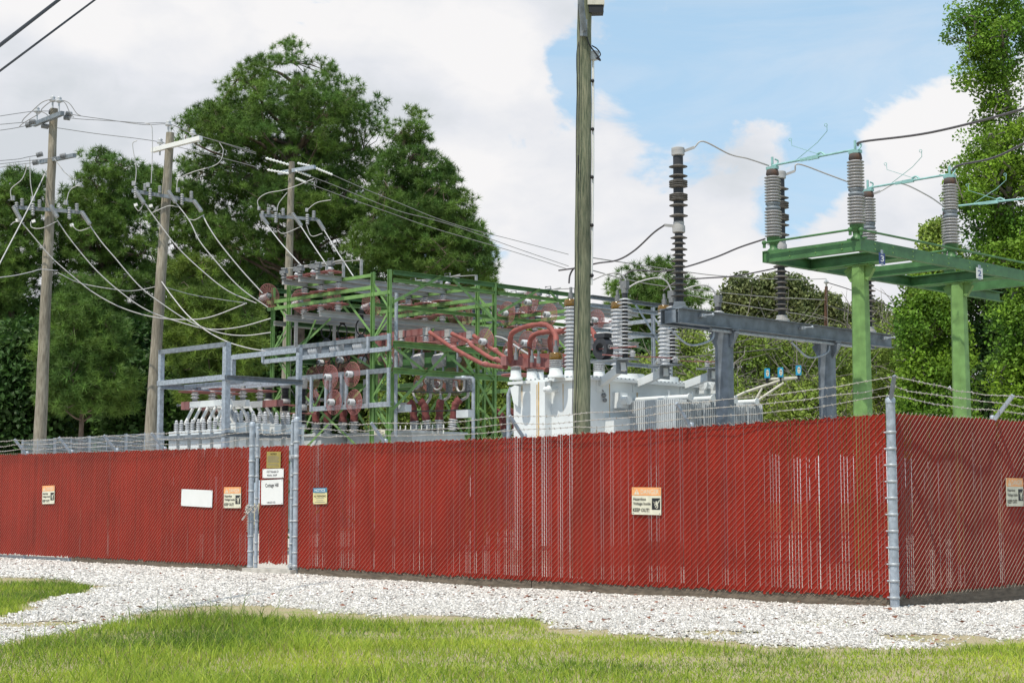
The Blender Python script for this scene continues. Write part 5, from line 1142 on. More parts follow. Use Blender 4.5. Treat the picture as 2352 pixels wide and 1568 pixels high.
plate('blue number plate 3 hanging from the front green beam', (*q7(1112, 1105), *q7(1157, 1185)), M['blue_plate'], M['ink_white'], '3')
plate('white number plate 2 hanging from the front green beam', (*q7(1875, 1222), *q7(1922, 1298)), M['sign_white'], M['blue_plate'], '2')
# ------------------------------------------------------------------ conductors round the transformer and the switch
def cable(label, pts, r=.014, group=None, m='cable', name='conductor', k=8, n=6):
    mb = MB(); mb.tube(spline(pts, k), r, n); return tag(mb.build(name, M[m]), label, 'conductor' if name == 'conductor' else name.replace('_', ' '), group)
M['dkcable'] = mat('weathered_conductor', (0.11, 0.10, 0.105), 0.5, 0.3, var=0.15, scale=30)
gc = 'slack conductors between arresters, bushings and switch'
tl = W(7.98, 8.3, SZ + 1.72)
cable('grey slack conductor from the left black arrester top to the green switch', [ar_top[0], onv(*q5(1070, 202), 7.1), onv(*q5(1250, 290), 7.6), onv(*q5(1380, 322), 7.9), tl], .016, gc)
cable('grey slack conductor from the middle black arrester to the middle switch insulator', [ar_top[1], onv(*q7(480, 405), 10.3), onv(*q7(720, 490), 10.9), W(7.98, 11.62, SZ + 1.72)], .016, gc)
cable('grey slack conductor from the right black arrester to the right switch insulator', [ar_top[2], onv(*q7(1270, 555), 13.7), onv(*q7(1480, 645), 14.3), W(7.98, 14.8, SZ + 1.72)], .016, gc)
cable('dark conductor rising from the wooden pole to the middle of the left black arrester', [at(*q5(60, 1100), 34.5), at(*q5(200, 1080), 34.2), at(*q5(330, 1050), 33.8), at(*q5(470, 1028), 33), at(*q5(590, 960), 32.3), at(*q5(720, 840), 31.8), ar_mid[0]], .018, gc, 'dkcable')
cable('dark conductor passing behind the left black arrester to the foot of the left switch insulator', [at(*q5(480, 1190), 36), at(*q5(530, 1125), 36), at(*q5(600, 1098), 36), at(*q5(760, 1108), 36), at(*q5(930, 1080), 35.4), at(*q5(1150, 1010), 34), at(*q5(1320, 940), 33.4), at(*q5(1500, 880), 33)], .018, gc, 'dkcable')
cable('dark conductor running under the green platform from the right hand bushing', [at(*q5(790, 1240), 37), at(*q5(900, 1170), 37), at(*q5(1060, 1155), 36.6), at(*q5(1280, 1140), 36), at(*q5(1500, 1100), 35.5), at(*q5(1680, 1060), 35)], .018, gc, 'dkcable')
cable('curved grey lead over the second bushing', [at(*q5(300, 1165), 35), at(*q5(390, 1128), 35), at(*q5(480, 1120), 35), at(*q5(525, 1165), 35), at(*q5(530, 1220), 35)], .018, gc)
cable('curved grey lead over the third bushing', [at(*q5(545, 1220), 35.2), at(*q5(620, 1180), 35.2), at(*q5(740, 1152), 35.2), at(*q5(810, 1175), 35.2), at(*q5(845, 1240), 35.2)], .018, gc)
cable('curved grey lead over the right hand arrester', [at(*q5(930, 1235), 36), at(*q5(1010, 1208), 36), at(*q5(1090, 1205), 36), at(*q5(1140, 1240), 36), at(*q5(1157, 1290), 36)], .018, gc)
cable('curved dark lead over the leftmost tall bushing', [at(*q5(132, 1190), 34.4), at(*q5(140, 1130), 34.4), at(*q5(172, 1082), 34.3), at(*q5(230, 1060), 34.2)], .02, gc, 'dkcable')
cable('pale curved lead right of the second red arch', [at(*q6(880, 185), 37), at(*q6(960, 165), 37), at(*q6(1050, 158), 37), at(*q6(1090, 180), 37), at(*q6(1105, 215), 37)], .02, gc)
cable('pale straight lead slanting down behind the red arches', [at(*q4(890, 728), 40), at(*q4(960, 750), 39.5), at(*q4(1100, 840), 38), at(*q4(1250, 925), 36.5)], .024, gc)
cable('pinkish lead linking the three bracket arresters', [onu(*q6(1000, 330), 10.5), onu(*q6(1230, 343), 10.45), onu(*q6(1480, 352), 10.4), onu(*q6(1640, 378), 10.4), onu(*q6(1880, 386), 10.4)], .012, gc, 'pink')
for i, pts in enumerate(([(335, 350), (345, 290), (400, 270), (440, 290), (450, 350)], [(500, 350), (510, 295), (560, 288), (600, 310)], [(665, 310), (700, 292), (745, 298)], [(630, 495), (650, 455), (690, 400), (735, 390)])):
    cable('black jumper lead arching low among the red covers, %s' % ('leftmost', 'second', 'by the wooden pole', 'curving up from the tank lid')[i], [at(*q6(*p), 35.2) for p in pts], .014, gc, 'black')
cable('thick dark line conductor leaving the left switch insulator to the upper right', [W(5.86, 8.22, SZ + 1.78), at(1985, 325, 29.6), at(2140, 304, 28.0), at(2352, 250, 26.0), at(2560, 180, 24.2)], .022, gc, 'dkcable')
cable('thick dark line conductor leaving the middle switch insulator to the right edge', [W(5.86, 11.56, SZ + 1.78), at(2205, 379, 32), at(2280, 363, 31.0), at(2352, 330, 30), at(2500, 255, 28)], .022, gc, 'dkcable')
# blue fault indicators on a pale tube arm
M['cyan'] = mat('cyan_plastic', (0.03, 0.33, 0.55), 0.4, var=0.1)
M['tubing'] = mat('cream_tube', (0.55, 0.53, 0.45), 0.5, var=0.1)
YB = 37.5
bm = thing('tube_bracket', 'cream tube bracket rising behind the radiators to a short crossbar', 'bracket', at(1735, 915, YB))
mb = MB(); T = lambda x, y, d=0: at(1638.5 + .41411 * (x - 600), 574.2 + .41411 * (y + 0.0), YB + d)
mb.tube([T(690, 830), T(770, 790), T(990, 715), T(1080, 707)], .03, 8); mb.tube([T(850, 830), T(990, 735)], .028, 8); mb.tube([T(910, 716), T(1080, 707)], .03, 8); mb.tube([T(870, 765), T(840, 820)], .025, 8); mb.build('tubes', M['tubing'], bm)
for i, (x, y) in enumerate(((898, 683), (972, 678), (1072, 667))):
    p = T(x, y); r_ = thing('blue_indicator', 'small bright blue box with a pale oval face on the tube crossbar, %s of three' % ('left', 'middle', 'right')[i], 'indicator box', p, 'small blue boxes on the tube bracket')
    mb = MB(); mb.prof(p - Z3 * .11, p + Z3 * .11, [(-.055, -.06), (.055, -.06), (.055, .06), (-.055, .06)], up=(0, 1, 0)); mb.build('box', M['cyan'], r_)
    mb = MB(); f = p + np.array([0, -.062, 0]); mb.poly([f + np.array([.036 * math.cos(t), 0, .08 * math.sin(t)]) for t in np.linspace(0, 6.28, 15)[:-1]]); mb.build('face_plate', M['sign_cream'], r_)
    mb = MB()
    for dx, dz in ((-.014, .025), (.014, .025), (0, -.03)): mb.poly([f + np.array([dx + .009 * math.cos(t), -.003, dz + .016 * math.sin(t)]) for t in np.linspace(0, 6.28, 9)[:-1]])
    mb.build('socket', M['ink'], r_); mb = MB(); mb.cyl(p - Z3 * .11, p - Z3 * .22, .035, 8); mb.build('clamp', M['black'], r_)
# ------------------------------------------------------------------ wooden poles
def wood(name, dark, light, stretch=14):
    m = mat(name, light, 0.9, scale=3.5, c2=dark, stretch=(stretch, stretch, 1.1), bump=0.35, bscale=9, thr=(.32, .70), detail=8)
    N, L = m.node_tree.nodes, m.node_tree.links; b = N['Principled BSDF']; src = b.inputs['Base Color'].links[0].from_socket
    n = N.new('ShaderNodeTexNoise'); n.inputs['Scale'].default_value = 1.1; n.inputs['Detail'].default_value = 4; tc = N.new('ShaderNodeTexCoord'); L.new(tc.outputs['Object'], n.inputs['Vector'])
    mr = N.new('ShaderNodeMapRange'); L.new(n.outputs[0], mr.inputs[0]); mr.inputs[1].default_value = .35; mr.inputs[2].default_value = .65; mr.inputs[3].default_value = .72; mr.inputs[4].default_value = 1.15
    s = N.new('ShaderNodeVectorMath'); s.operation = 'SCALE'; L.new(src, s.inputs[0]); L.new(mr.outputs[0], s.inputs['Scale']); L.new(s.outputs[0], b.inputs['Base Color']); return m
M['wood_green'] = wood('treated_green_pole_wood', (0.075, 0.10, 0.06), (0.27, 0.27, 0.18))
M['wood_grey'] = wood('weathered_grey_pole_wood', (0.19, 0.165, 0.125), (0.36, 0.325, 0.26), 8)
M['wood_brown'] = wood('brown_pole_wood', (0.07, 0.035, 0.02), (0.16, 0.08, 0.05), 8)
def q12(x, y): return (1148.4 + .25634 * x, .25634 * y)
def pole(name, label, bot, top, Y, wb, wt, m, group=None):
    pb, pt = at(*bot, Y), at(*top, Y); d = (pt - pb) / (pt[2] - pb[2]); base = pb + d * (-.3 - pb[2]); k = Y / FPX
    r0, r1 = wb * k / 2, wt * k / 2; rb = r0 + (r0 - r1) * (pb[2] + .3) / (pt[2] - pb[2])
    root = thing(name, label, 'utility pole', [base[0], base[1], 0], group); P = []; rr = []; r_ = random.Random(int(bot[0]))
    for i in range(25):
        t = i / 24; P.append(base + (pt - base) * t + np.array([r_.uniform(-.006, .006), r_.uniform(-.006, .006), 0])); rr.append((rb + (r1 - rb) * t) * r_.uniform(.985, 1.015))
    mb = MB(); mb.tube(P, rr, 18); mb.build('shaft', m, root); return root
YP = 29.0
wp = pole('utility_pole', 'greenish treated wooden pole standing in front of the white transformer', (1336, 985), (1343, -40), YP, 40, 33, M['wood_green'])
def pl(x, y, d=-.18): return at(x, y, YP + d)
mb = MB(); mb.tube(spline([pl(*q12(*p)) for p in ((700, 40), (708, 200), (718, 330), (712, 480), (715, 720), (708, 1000), (708, 1300), (704, 1560))] + [pl(*q5(196, y)) for y in (300, 700, 1100, 1500)] + [pl(*q6(790, 700)), pl(*q6(788, 900)), pl(1326, 1010)], 5), .008, 5); mb.build('cable', M['black'], wp)
mb = MB(); mb.tube(spline([pl(*q12(*p), -.08) for p in ((722, 330), (690, 450), (686, 600), (692, 760), (684, 1050), (682, 1400))] + [pl(*q5(184, 500), -.05), pl(*q5(178, 1000), -.05), pl(*q6(762, 800), -.05)], 5), .007, 5); mb.build('cable', M['black'], wp)
mb = MB(); mb.tube([pl(*q12(834, 520), -.02), pl(*q12(834, 1500), -.02), pl(*q5(291, 1050), -.02), pl(*q5(288, 1200), -.02)], .022, 8); mb.build('conduit', M['sign_white'], wp)
for y in (725, 1158): mb = MB(); mb.ball(pl(*q12(830, y), -.06), .035, 6); mb.build('clip', M['black'], wp)
for y in (450, 785, 1135, 1475): mb = MB(); mb.ball(pl(*q5(293, y), -.06), .035, 6); mb.build('clip', M['black'], wp)
mb = MB(); mb.tube(spline([pl(*q12(*p), -.1) for p in ((822, 410), (870, 440), (900, 490), (870, 525))], 6), .012, 6); mb.tube(spline([pl(*q12(*p), -.16) for p in ((778, 335), (800, 400), (850, 470), (900, 542), (862, 520))], 6), .014, 6); mb.build('cable_loop', M['black'], wp)
mb = MB(); p = pl(*q12(845, 500), -.05); mb.prof(p - Z3 * .08, p + Z3 * .08, [(-.06, -.06), (.06, -.06), (.06, .06), (-.06, .06)]); mb.build('junction_box', M['fin'], wp)
lb = thing('lamp_bracket', 'grey curved steel lamp arm strapped to the front of the green wooden pole', 'bracket', pl(*q12(750, 250), -.25))
mb = MB(); p, q = pl(*q12(750, 325), -.2), pl(*q12(750, 180), -.2); mb.bar(p, q, .13, .05, up=(0, -1, 0)); mb.build('mounting_plate', M['galv_dark'], lb)
mb = MB(); mb.tube(spline([pl(*q12(755, 270), -.28), pl(*q12(748, 200), -.34), pl(*q12(735, 110), -.4), pl(*q12(728, 30), -.45), pl(*q12(728, -60), -.5)], 6), .055, 10); mb.build('arm', M['galv_dark'], lb)
lp = thing('floodlight', 'beige and black floodlight box at the top right side of the wooden pole', 'floodlight', pl(*q12(858, 60), .0))
mb = MB(); p, q = pl(*q12(858, 62), 0), pl(*q12(858, -60), 0); mb.prof(p, q, [(-.15, -.14), (.15, -.14), (.16, -.1), (.16, .14), (-.15, .14)], up=(0, 1, 0)); mb.build('housing', M['tubing'], lp)
mb = MB(); a, b = pl(*q12(862, 128), 0), pl(*q12(860, 60), 0); mb.prof(a, b, [(-.13, -.12), (.135, -.12), (.14, -.08), (.14, .12), (-.13, .12)], up=(0, 1, 0)); mb.build('lens_hood', M['black'], lp)
# three grey feeder poles at the left
gp = 'weathered feeder poles at the left'
Y1, Y2, Y3 = 43.0, 44.0, 56.0
p1 = pole('utility_pole', 'leftmost weathered grey wooden pole with three crossarms of cables', (92, 1003), (124, 250), Y1, 29, 18, M['wood_grey'], gp)
p2 = pole('utility_pole', 'second weathered grey wooden pole with a white top crossarm', (347, 990), (391, 305), Y2, 29, 19, M['wood_grey'], gp)
p3 = pole('utility_pole', 'farthest weathered grey wooden pole, rising behind the green structure', (663, 640), (670, 372), Y3, 18, 14, M['wood_grey'], gp)
def g1(x, y, Y): return at(*q1(x, y), Y)
def arm_beam(root, a, b, w, m, name='crossarm'): mb = MB(); mb.bar(a, b, w, w); return mb.build(name, m, root)
arm_beam(p1, g1(265, 390, Y1 + .5), g1(490, 300, Y1 - 1.0), .11, M['galv_dark']); arm_beam(p1, g1(315, 685, Y1 + .5), g1(585, 630, Y1 - .9), .10, M['galv_dark'])
arm_beam(p1, g1(110, 1035, Y1 - .3), g1(640, 1076, Y1 - .2), .09, M['galv_dark']); arm_beam(p2, g1(1195, 592, Y2 + .3), g1(1575, 495, Y2 - .8), .12, M['sign_white']); arm_beam(p2, g1(1035, 908, Y2 - .3), g1(1525, 988, Y2 - .2), .09, M['galv_dark'])
arm_beam(p3, at(*q9(655, 1135), Y3 - .3), at(*q9(1000, 1162), Y3 - .2), .1, M['galv_dark']); arm_beam(p3, at(*q9(770, 885), Y3 + .3), at(*q9(985, 848), Y3 - .6), .12, M['galv'])
def pin(root, p, s=.9, up=Z3, n=2):
    mb = MB(); mb.cyl(p - up * .3 * s, p, .025 * s, 6); mb.lathe([(.03 * s, 0), (.09 * s, .03 * s), (.1 * s, .06 * s), (.05 * s, .1 * s), (.075 * s, .13 * s), (.04 * s, .17 * s)], p, up, 10); mb.build('pin_insulator', M['porc'], root)
for p in (g1(413, 215, Y1), g1(463, 220, Y1 - .3), g1(290, 300, Y1 + .4)): pin(p1, p, 1.0)
for p in (g1(1320, 405, Y2), g1(1510, 475, Y2 - .6), g1(1255, 545, Y2 + .2)): pin(p2, p, 1.0)
M['poly'] = mat('pale_polymer_insulator', (0.33, 0.34, 0.35), 0.4, var=0.1)
def stub(root, x, y, h, Y, qf=q1, r=.055, name='cutout'):
    b = at(*qf(x, y + h), Y); t = at(*qf(x, y), Y); mb = MB(); L_ = float(np.linalg.norm(t - b)); mb.lathe(shed_profile(0, L_, r * .6, r, 5), b, t - b, 10); mb.build(name, M['poly'], root)
for x, y, h in ((130, 998, 75), (173, 968, 60), (258, 1005, 95), (310, 980, 60), (543, 1035, 95), (602, 1008, 60)): stub(p1, x, y, h, Y1 - .35)
for x, y, h in ((1063, 875, 90), (1137, 852, 55), (1178, 890, 88), (1253, 870, 55), (1427, 932, 88), (1500, 912, 55)): stub(p2, x, y, h, Y2 - .35)
for x, y, h in ((672, 1112, 55), (708, 1090, 42), (752, 1120, 62), (795, 1095, 42), (940, 1130, 62), (978, 1110, 42)): stub(p3, x, y, h, Y3 - .35, q9, .07)
for P_, pts, Yq, qf in ((p1, ((100, 965), (258, 970), (517, 1000)), Y1, q1), (p2, ((1048, 850), (1160, 862), (1395, 902)), Y2, q1), (p3, ((650, 1095), (747, 1100), (936, 1105)), Y3, q9)):
    for x, y in pts: p = at(*qf(x, y), Yq - .35); mb = MB(); mb.bar(p - Z3 * .06, p + Z3 * .06, .09, .09, up=(0, 1, 0)); mb.build('terminal_box', M['poly'], P_)
for P_, pts, Yq in ((p1, ((125, 1140), (250, 1150), (550, 1180)), Y1), (p2, ((1052, 1022), (1170, 1030)), Y2)):
    for x, y in pts: p = at(*q1(x, y), Yq - .4); mb = MB(); mb.bar(p, p + np.array([.09, 0, .03]), .05, .07); mb.build('cutout_cap', M['ink_white'], P_)
def strain(label, a, b, group='strain insulators on the feeder poles', r=.075, m='poly', n=8):
    mb = MB(); a, b = np.asarray(a), np.asarray(b); L_ = float(np.linalg.norm(b - a)); mb.lathe(shed_profile(0, L_, r * .45, r, n), a, b - a, 9); return tag(mb.build('strain_insulator', M[m]), label, 'insulator', group)
for i, (x0, y0, x1, y1, Yq, lab) in enumerate([(515, 303, 565, 310, Y1, 'grey coil strain insulator right of the first pole top, upper'), (500, 332, 550, 338, Y1, 'grey coil strain insulator right of the first pole top, lower'), (325, 397, 380, 406, Y1, 'grey coil strain insulator against the first pole, left side'),
        (230, 370, 280, 365, Y1, 'grey coil strain insulator at left end of the top crossarm, upper'), (200, 397, 245, 388, Y1, 'grey coil strain insulator at left end of the top crossarm, lower'), (385, 288, 425, 295, Y1, 'grey coil strain insulator just below the first pole top'),
        (285, 630, 335, 617, Y1, 'grey coil strain insulator left of the first pole, middle tier upper'), (255, 690, 300, 683, Y1, 'grey coil strain insulator left of the first pole, middle tier lower'), (470, 640, 520, 630, Y1 - .6, 'grey coil strain insulator on the right middle crossarm')]):
    strain(lab, g1(x0, y0, Yq), g1(x1, y1, Yq))
for i, (pts, Yq, lab) in enumerate([(((105, 1030), (165, 1140)), Y1, 'left end of the first lower crossarm'), (((398, 1025), (450, 1115)), Y1, 'middle of the first lower crossarm'), (((640, 1072), (705, 1170)), Y1, 'right end of the first lower crossarm'),
        (((1070, 915), (1130, 1005)), Y2, 'left end of the second lower crossarm'), (((1320, 910), (1378, 1000)), Y2, 'middle of the second lower crossarm'), (((1520, 985), (1580, 1070)), Y2, 'right end of the second lower crossarm')]):
    strain('slanting grey strain insulator at the %s' % lab, at(*q1(*pts[0]), Yq - .4), at(*q1(*pts[1]), Yq - .6), r=.062)
for i, (pts, lab) in enumerate([(((665, 1140), (705, 1195)), 'left end'), (((850, 1125), (905, 1200)), 'middle'), (((1003, 1165), (1040, 1225)), 'right end')]):
    strain('slanting grey strain insulator at the %s of the farthest lower crossarm' % lab, at(*q9(*pts[0]), Y3 - .4), at(*q9(*pts[1]), Y3 - .6), r=.075)
for i, (a, b) in enumerate([((690, 795), (830, 835)), ((700, 865), (830, 888)), ((880, 825), (985, 850)), ((870, 870), (960, 905)), ((870, 915), (930, 940)), ((990, 855), (1090, 895))]):
    strain('white strain insulator string near the farthest pole top, %s' % ('upper left', 'lower left', 'upper right', 'middle right', 'lower right', 'far right')[i], at(*q9(*a), Y3 - .2), at(*q9(*b), Y3 - .2), 'white strain insulators on the farthest pole', .052, 'ink_white', 7)
# feeder cables
M['feed'] = mat('pale_feeder_cable', (0.48, 0.47, 0.46), 0.5, 0.1, var=0.08, scale=20)
gf_ = 'pale feeder cables sagging to the green structure'
def run(label, pts, Ya, Yb, qf, r=.016, m='feed', group=gf_, name='cable', k=8):
    P = [at(*qf(*p), Ya + (Yb - Ya) * i / (len(pts) - 1)) for i, p in enumerate(pts)]; mb = MB(); mb.tube(spline(P, k), r, 6)
    return tag(mb.build(name, M[m]), label, 'cable', group)
run('pale thick feeder cable from the left end of the first lower crossarm', [(115, 380), (190, 470), (270, 562), (390, 668), (500, 752), (640, 825), (800, 872), (960, 886), (1100, 872), (1290, 800)], Y1 - .5, 43.3, q10)
run('pale thick feeder cable from the middle of the first lower crossarm', [(298, 365), (370, 470), (500, 625), (640, 750), (780, 842), (960, 905), (1100, 936), (1250, 925), (1415, 880)], Y1 - .5, 43, q10)
run('pale thick feeder cable from the right end of the first lower crossarm', [(470, 395), (530, 480), (600, 562), (730, 712), (860, 812), (1000, 900), (1150, 955), (1280, 969), (1415, 953)], Y1 - .5, 42.5, q10)
run('pale thick feeder cable from the left end of the second lower crossarm', [(745, 265), (830, 382), (930, 510), (1050, 625), (1190, 735), (1340, 800)], Y2 - .5, 43.3, q10)
run('pale thick feeder cable from the middle of the second lower crossarm', [(915, 270), (990, 370), (1040, 470), (1110, 560), (1250, 715), (1400, 822)], Y2 - .5, 43, q10)
run('pale thick feeder cable from the right end of the second lower crossarm', [(1062, 345), (1090, 400), (1150, 490), (1260, 625), (1372, 748)], Y2 - .5, 43, q10)
run('pale neutral cable from the middle of the second pole', [(845, 688), (900, 765), (980, 862), (1080, 945), (1190, 1002), (1300, 1035), (1390, 1050)], Y2 - .2, 41.5, q10, .016)
run('pale thick feeder cable from the left end of the farthest crossarm', [(700, 1195), (790, 1310), (920, 1455)], Y3 - .6, 47, q9, .019)
run('pale thick feeder cable from the middle of the farthest crossarm', [(900, 1200), (985, 1330), (1095, 1490)], Y3 - .6, 46, q9, .019)
run('pale thick feeder cable from the right end of the farthest crossarm', [(1040, 1225), (1110, 1340), (1215, 1500)], Y3 - .6, 45, q9, .019)
# overhead line wires
gl = 'thin overhead line wires between the poles'
def wire(label, pts, Ya, Yb, qf, r=.010, m='feed'): return run(label, pts, Ya, Yb, qf, r, m, gl, 'overhead_wire')
M['linew'] = mat('grey_line_wire', (0.30, 0.29, 0.285), 0.5, 0.2, var=0.1)
wire('line wire from the first pole top over the second pole, upper', [(565, 310), (650, 325), (850, 352), (1130, 390), (1330, 388), (1500, 455), (1700, 520), (2007, 620)], Y1, 48, q1, .010, 'linew')
wire('line wire from the first pole top over the second pole, lower', [(550, 338), (640, 347), (900, 362), (1130, 378), (1320, 382), (1510, 465), (1710, 520), (2007, 608)], Y1, 48, q1, .010, 'linew')
wire('line wire between the first and second poles, lowest', [(390, 408), (480, 420), (750, 460), (1070, 498), (1255, 527), (1420, 570), (1700, 640), (2007, 720)], Y1, 48, q1, .010, 'linew')
for i, pts in enumerate(([(-20, 326), (150, 300), (270, 285), (385, 284)], [(-20, 390), (140, 376), (230, 370)], [(-20, 437), (110, 418), (205, 398)], [(-20, 674), (140, 660), (210, 645), (285, 632)], [(-20, 700), (200, 675), (420, 650), (470, 640)], [(-20, 728), (180, 698), (255, 690)])):
    wire('line wire leaving the first pole towards the left edge, %s from the top' % ORD[i], pts, Y1 - 3, Y1, q1, .010, 'linew')
for i, pts in enumerate(([(410, 188), (330, 215), (250, 285), (190, 340), (170, 372)], [(460, 192), (390, 215), (330, 265), (310, 300), (180, 380), (150, 410)], [(465, 192), (540, 220), (600, 300), (630, 318)], [(455, 192), (510, 220), (545, 290), (580, 335)], [(325, 288), (360, 305), (385, 330)])):
    wire('curved jumper wire over the first pole top, %s' % ('long left', 'second left', 'long right', 'short right', 'tiny left')[i], pts, Y1 - .2, Y1 - .2, q1, .012, 'linew')
for i, (pts, Yq) in enumerate([([(200, 700), (205, 740), (170, 820), (90, 890), (85, 955)], Y1), ([(232, 650), (236, 760), (240, 850), (258, 960)], Y1), ([(425, 655), (470, 715), (520, 775), (650, 868), (600, 870), (545, 910), (520, 1000)], Y1), ([(1075, 515), (1040, 540), (1055, 650), (1068, 750), (1060, 850)], Y2), ([(1135, 378), (1185, 395), (1195, 480), (1192, 700), (1185, 850)], Y2), ([(1720, 530), (1750, 600), (1700, 700), (1500, 765), (1400, 820), (1385, 900)], Y2),
        ([(240, 1150), (250, 1195), (330, 1200), (450, 1145)], Y1), ([(555, 1170), (620, 1220), (720, 1190)], Y1), ([(85, 1175), (120, 1150), (190, 1160)], Y1), ([(1055, 1030), (1090, 1065), (1130, 1010), (1165, 1035)], Y2), ([(1195, 1080), (1260, 1050), (1330, 1025), (1400, 1035)], Y2), ([(1480, 1130), (1530, 1135), (1600, 1095)], Y2)]):
    wire('slack grey jumper lead on the %s pole, %s' % ('first' if Yq == Y1 else 'second', ('left curl under the middle tier', 'straight drop', 'long right curl', 'left drop from the line', 'right drop from the line', 'long right sweep', 'low left loop', 'low right loop', 'far left loop', 'low left loop', 'middle loop across the pole', 'low right loop')[i]), pts, Yq - .45, Yq - .45, q1, .012)
for i, pts in enumerate(([(980, 918), (820, 980), (700, 1005), (645, 1045), (650, 1095)], [(820, 1000), (770, 1065), (760, 1110)], [(1080, 1045), (1000, 1060), (950, 1095), (940, 1110)], [(760, 1225), (800, 1245), (900, 1205)], [(935, 1195), (965, 1260), (1030, 1245)])):
    wire('slack grey jumper lead on the farthest pole, %s' % ('long upper left', 'short upper left', 'upper right', 'lower left', 'lower right')[i], pts, Y3 - .45, Y3 - .45, q9, .014)
for i, pts in enumerate(([(1090, 895), (1300, 987), (1500, 1068), (1700, 1150), (1900, 1215), (2165, 1282), (2500, 1370)], [(960, 905), (1100, 958), (1300, 1040), (1500, 1115), (1700, 1165), (1900, 1228), (2165, 1325), (2500, 1440)], [(930, 940), (1150, 1022), (1400, 1110), (1700, 1215), (2165, 1352), (2500, 1460)])):
    wire('thin line wire crossing the sky from the farthest pole to the wooden pole, %s' % ('top', 'middle', 'bottom')[i], pts, Y3, 62, q9, .012, 'linew')
wire('pale slack wire at the left edge tied to the first pole', [(-20, 668), (80, 655), (170, 635), (215, 624), (300, 630)], Y1 - 2, Y1 - .3, q10, .014)
wire('thin wire between the first pole and the second pole', [(300, 640), (420, 695), (600, 728), (700, 735), (840, 708)], Y1, Y2, q10, .012); wire('thin wire behind the second pole', [(850, 712), (1000, 755), (1150, 780), (1290, 800)], Y2, 46, q10, .01)
wire('pale guy wire slanting left from the first pole', [(242, 110), (180, 240), (110, 380), (0, 590), (-40, 670)], Y1, Y1 - 3, q10, .018)
mb = MB(); mb.tube([at(-160, 226, 17), at(0, 104, 19), at(140, -4, 21), at(300, -128, 23)], .023, 8); tag(mb.build('overhead_cable', M['black']), 'thick dark overhead cable crossing the top left corner', 'cable')
mb = MB(); mb.tube([at(-160, 284, 17), at(0, 163, 19), at(218, 0, 22), at(400, -138, 24)], .014, 8); tag(mb.build('overhead_cable', M['black']), 'thin dark overhead cable below the thick one at the top left', 'cable')
# far brown pole and its wires
p4 = pole('utility_pole', 'small brown wooden pole far behind the blue grey beam', (1897, 735), (1898, 658), 95, 8, 7, M['wood_brown'])
mb = MB(); b = at(1898, 652, 95); mb.lathe([(.05, -.3), (.05, 0), (.15, .05), (.12, .18), (.05, .25)], b, n=10); mb.build('pin_insulator', M['porc'], p4)
def g5(x, y): return q5(x, y)
for i, (pts, Ya, Yb) in enumerate([([(296, 1012), (580, 1055), (960, 1112), (1190, 1138), (1500, 1158), (1742, 1163), (1925, 1158)], 62, 95), ([(296, 1100), (520, 1160), (760, 1205), (1180, 1253), (1500, 1283), (1742, 1296), (1920, 1306)], 62, 95), ([(960, 1270), (1200, 1320), (1600, 1385), (1742, 1405), (1920, 1440)], 70, 95)]):
    wire('thin far line wire behind the arresters, %s' % ('top', 'middle', 'bottom')[i], pts, Ya, Yb, g5, .022, 'linew')
for i, pts in enumerate(([(1898, 648), (1960, 668), (2050, 705), (2200, 760)], [(1898, 700), (1960, 722), (2060, 770), (2200, 830)], [(1640, 800), (1760, 770), (1880, 752)], [(1560, 822), (1660, 812), (1790, 800)], [(1600, 905), (1700, 890), (1830, 880), (1890, 878)])):
    wire('thin dark wire in front of the far bushes, %s' % ('upper right', 'lower right', 'upper left', 'middle left', 'lowest')[i], pts, 60, 60, lambda x, y: (x, y), .018, 'dkcable')
# clear slatted barrier inside the fence at the far left
bz = thing('barrier_screen', 'see-through galvanised screen barrier standing inside the fence at far left', 'screen', W(19.7, 2, 0))
for i in range(4):
    a, b = 19.72 + i * 1.62, 19.72 + i * 1.62 + 1.56; mb = MB()
    for k in range(34): z = 1.75 + k * .0315; mb.bar(W(a, 2, z), W(b, 2, z), .006, .013)
    for u in (a, (a + b) / 2, b): mb.bar(W(u, 2.02, 1.72), W(u, 2.02, 2.82), .012, .018, up=Dl3)
    mb.build('panel', M['galv'], bz); mb = MB(); mb.cyl(W(b + .03, 2.05, 0), W(b + .03, 2.05, 2.82), .025, 8); mb.build('post', M['galv'], bz)
# ------------------------------------------------------------------ trees
M['bark'] = mat('pine_bark', (0.13, 0.095, 0.075), 0.95, var=0.35, scale=4, bump=0.5, bscale=12)
M['bark_grey'] = mat('grey_bark', (0.20, 0.18, 0.155), 0.95, var=0.3, scale=4, bump=0.4)
def leafmat(name, c, c2, trans=.3): return mat(name, c, 0.55, scale=.45, c2=c2, attr=0.42, trans=trans, spec=0.3, thr=(.35, .65))
M['needle'] = leafmat('pine_needles', (0.165, 0.265, 0.048), (0.08, 0.165, 0.036), .25)
M['needle2'] = leafmat('yellowish_pine_needles', (0.21, 0.29, 0.045), (0.10, 0.18, 0.035), .25)
M['leaf'] = leafmat('glossy_broad_leaves', (0.22, 0.35, 0.03), (0.08, 0.20, 0.025), .35)
M['leaf_oak'] = leafmat('olive_oak_leaves', (0.20, 0.22, 0.085), (0.11, 0.15, 0.05), .25)
M['leaf_willow'] = leafmat('pale_green_bush_leaves', (0.30, 0.38, 0.07), (0.16, 0.26, 0.045), .35)
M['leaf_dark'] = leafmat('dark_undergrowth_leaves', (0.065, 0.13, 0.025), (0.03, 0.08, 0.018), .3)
M['leaf_juniper'] = leafmat('juniper_foliage', (0.22, 0.29, 0.045), (0.08, 0.14, 0.025), .25)
def unit(r, n): a = r.normal(size=(n, 3)); return a / np.linalg.norm(a, axis=1)[:, None]
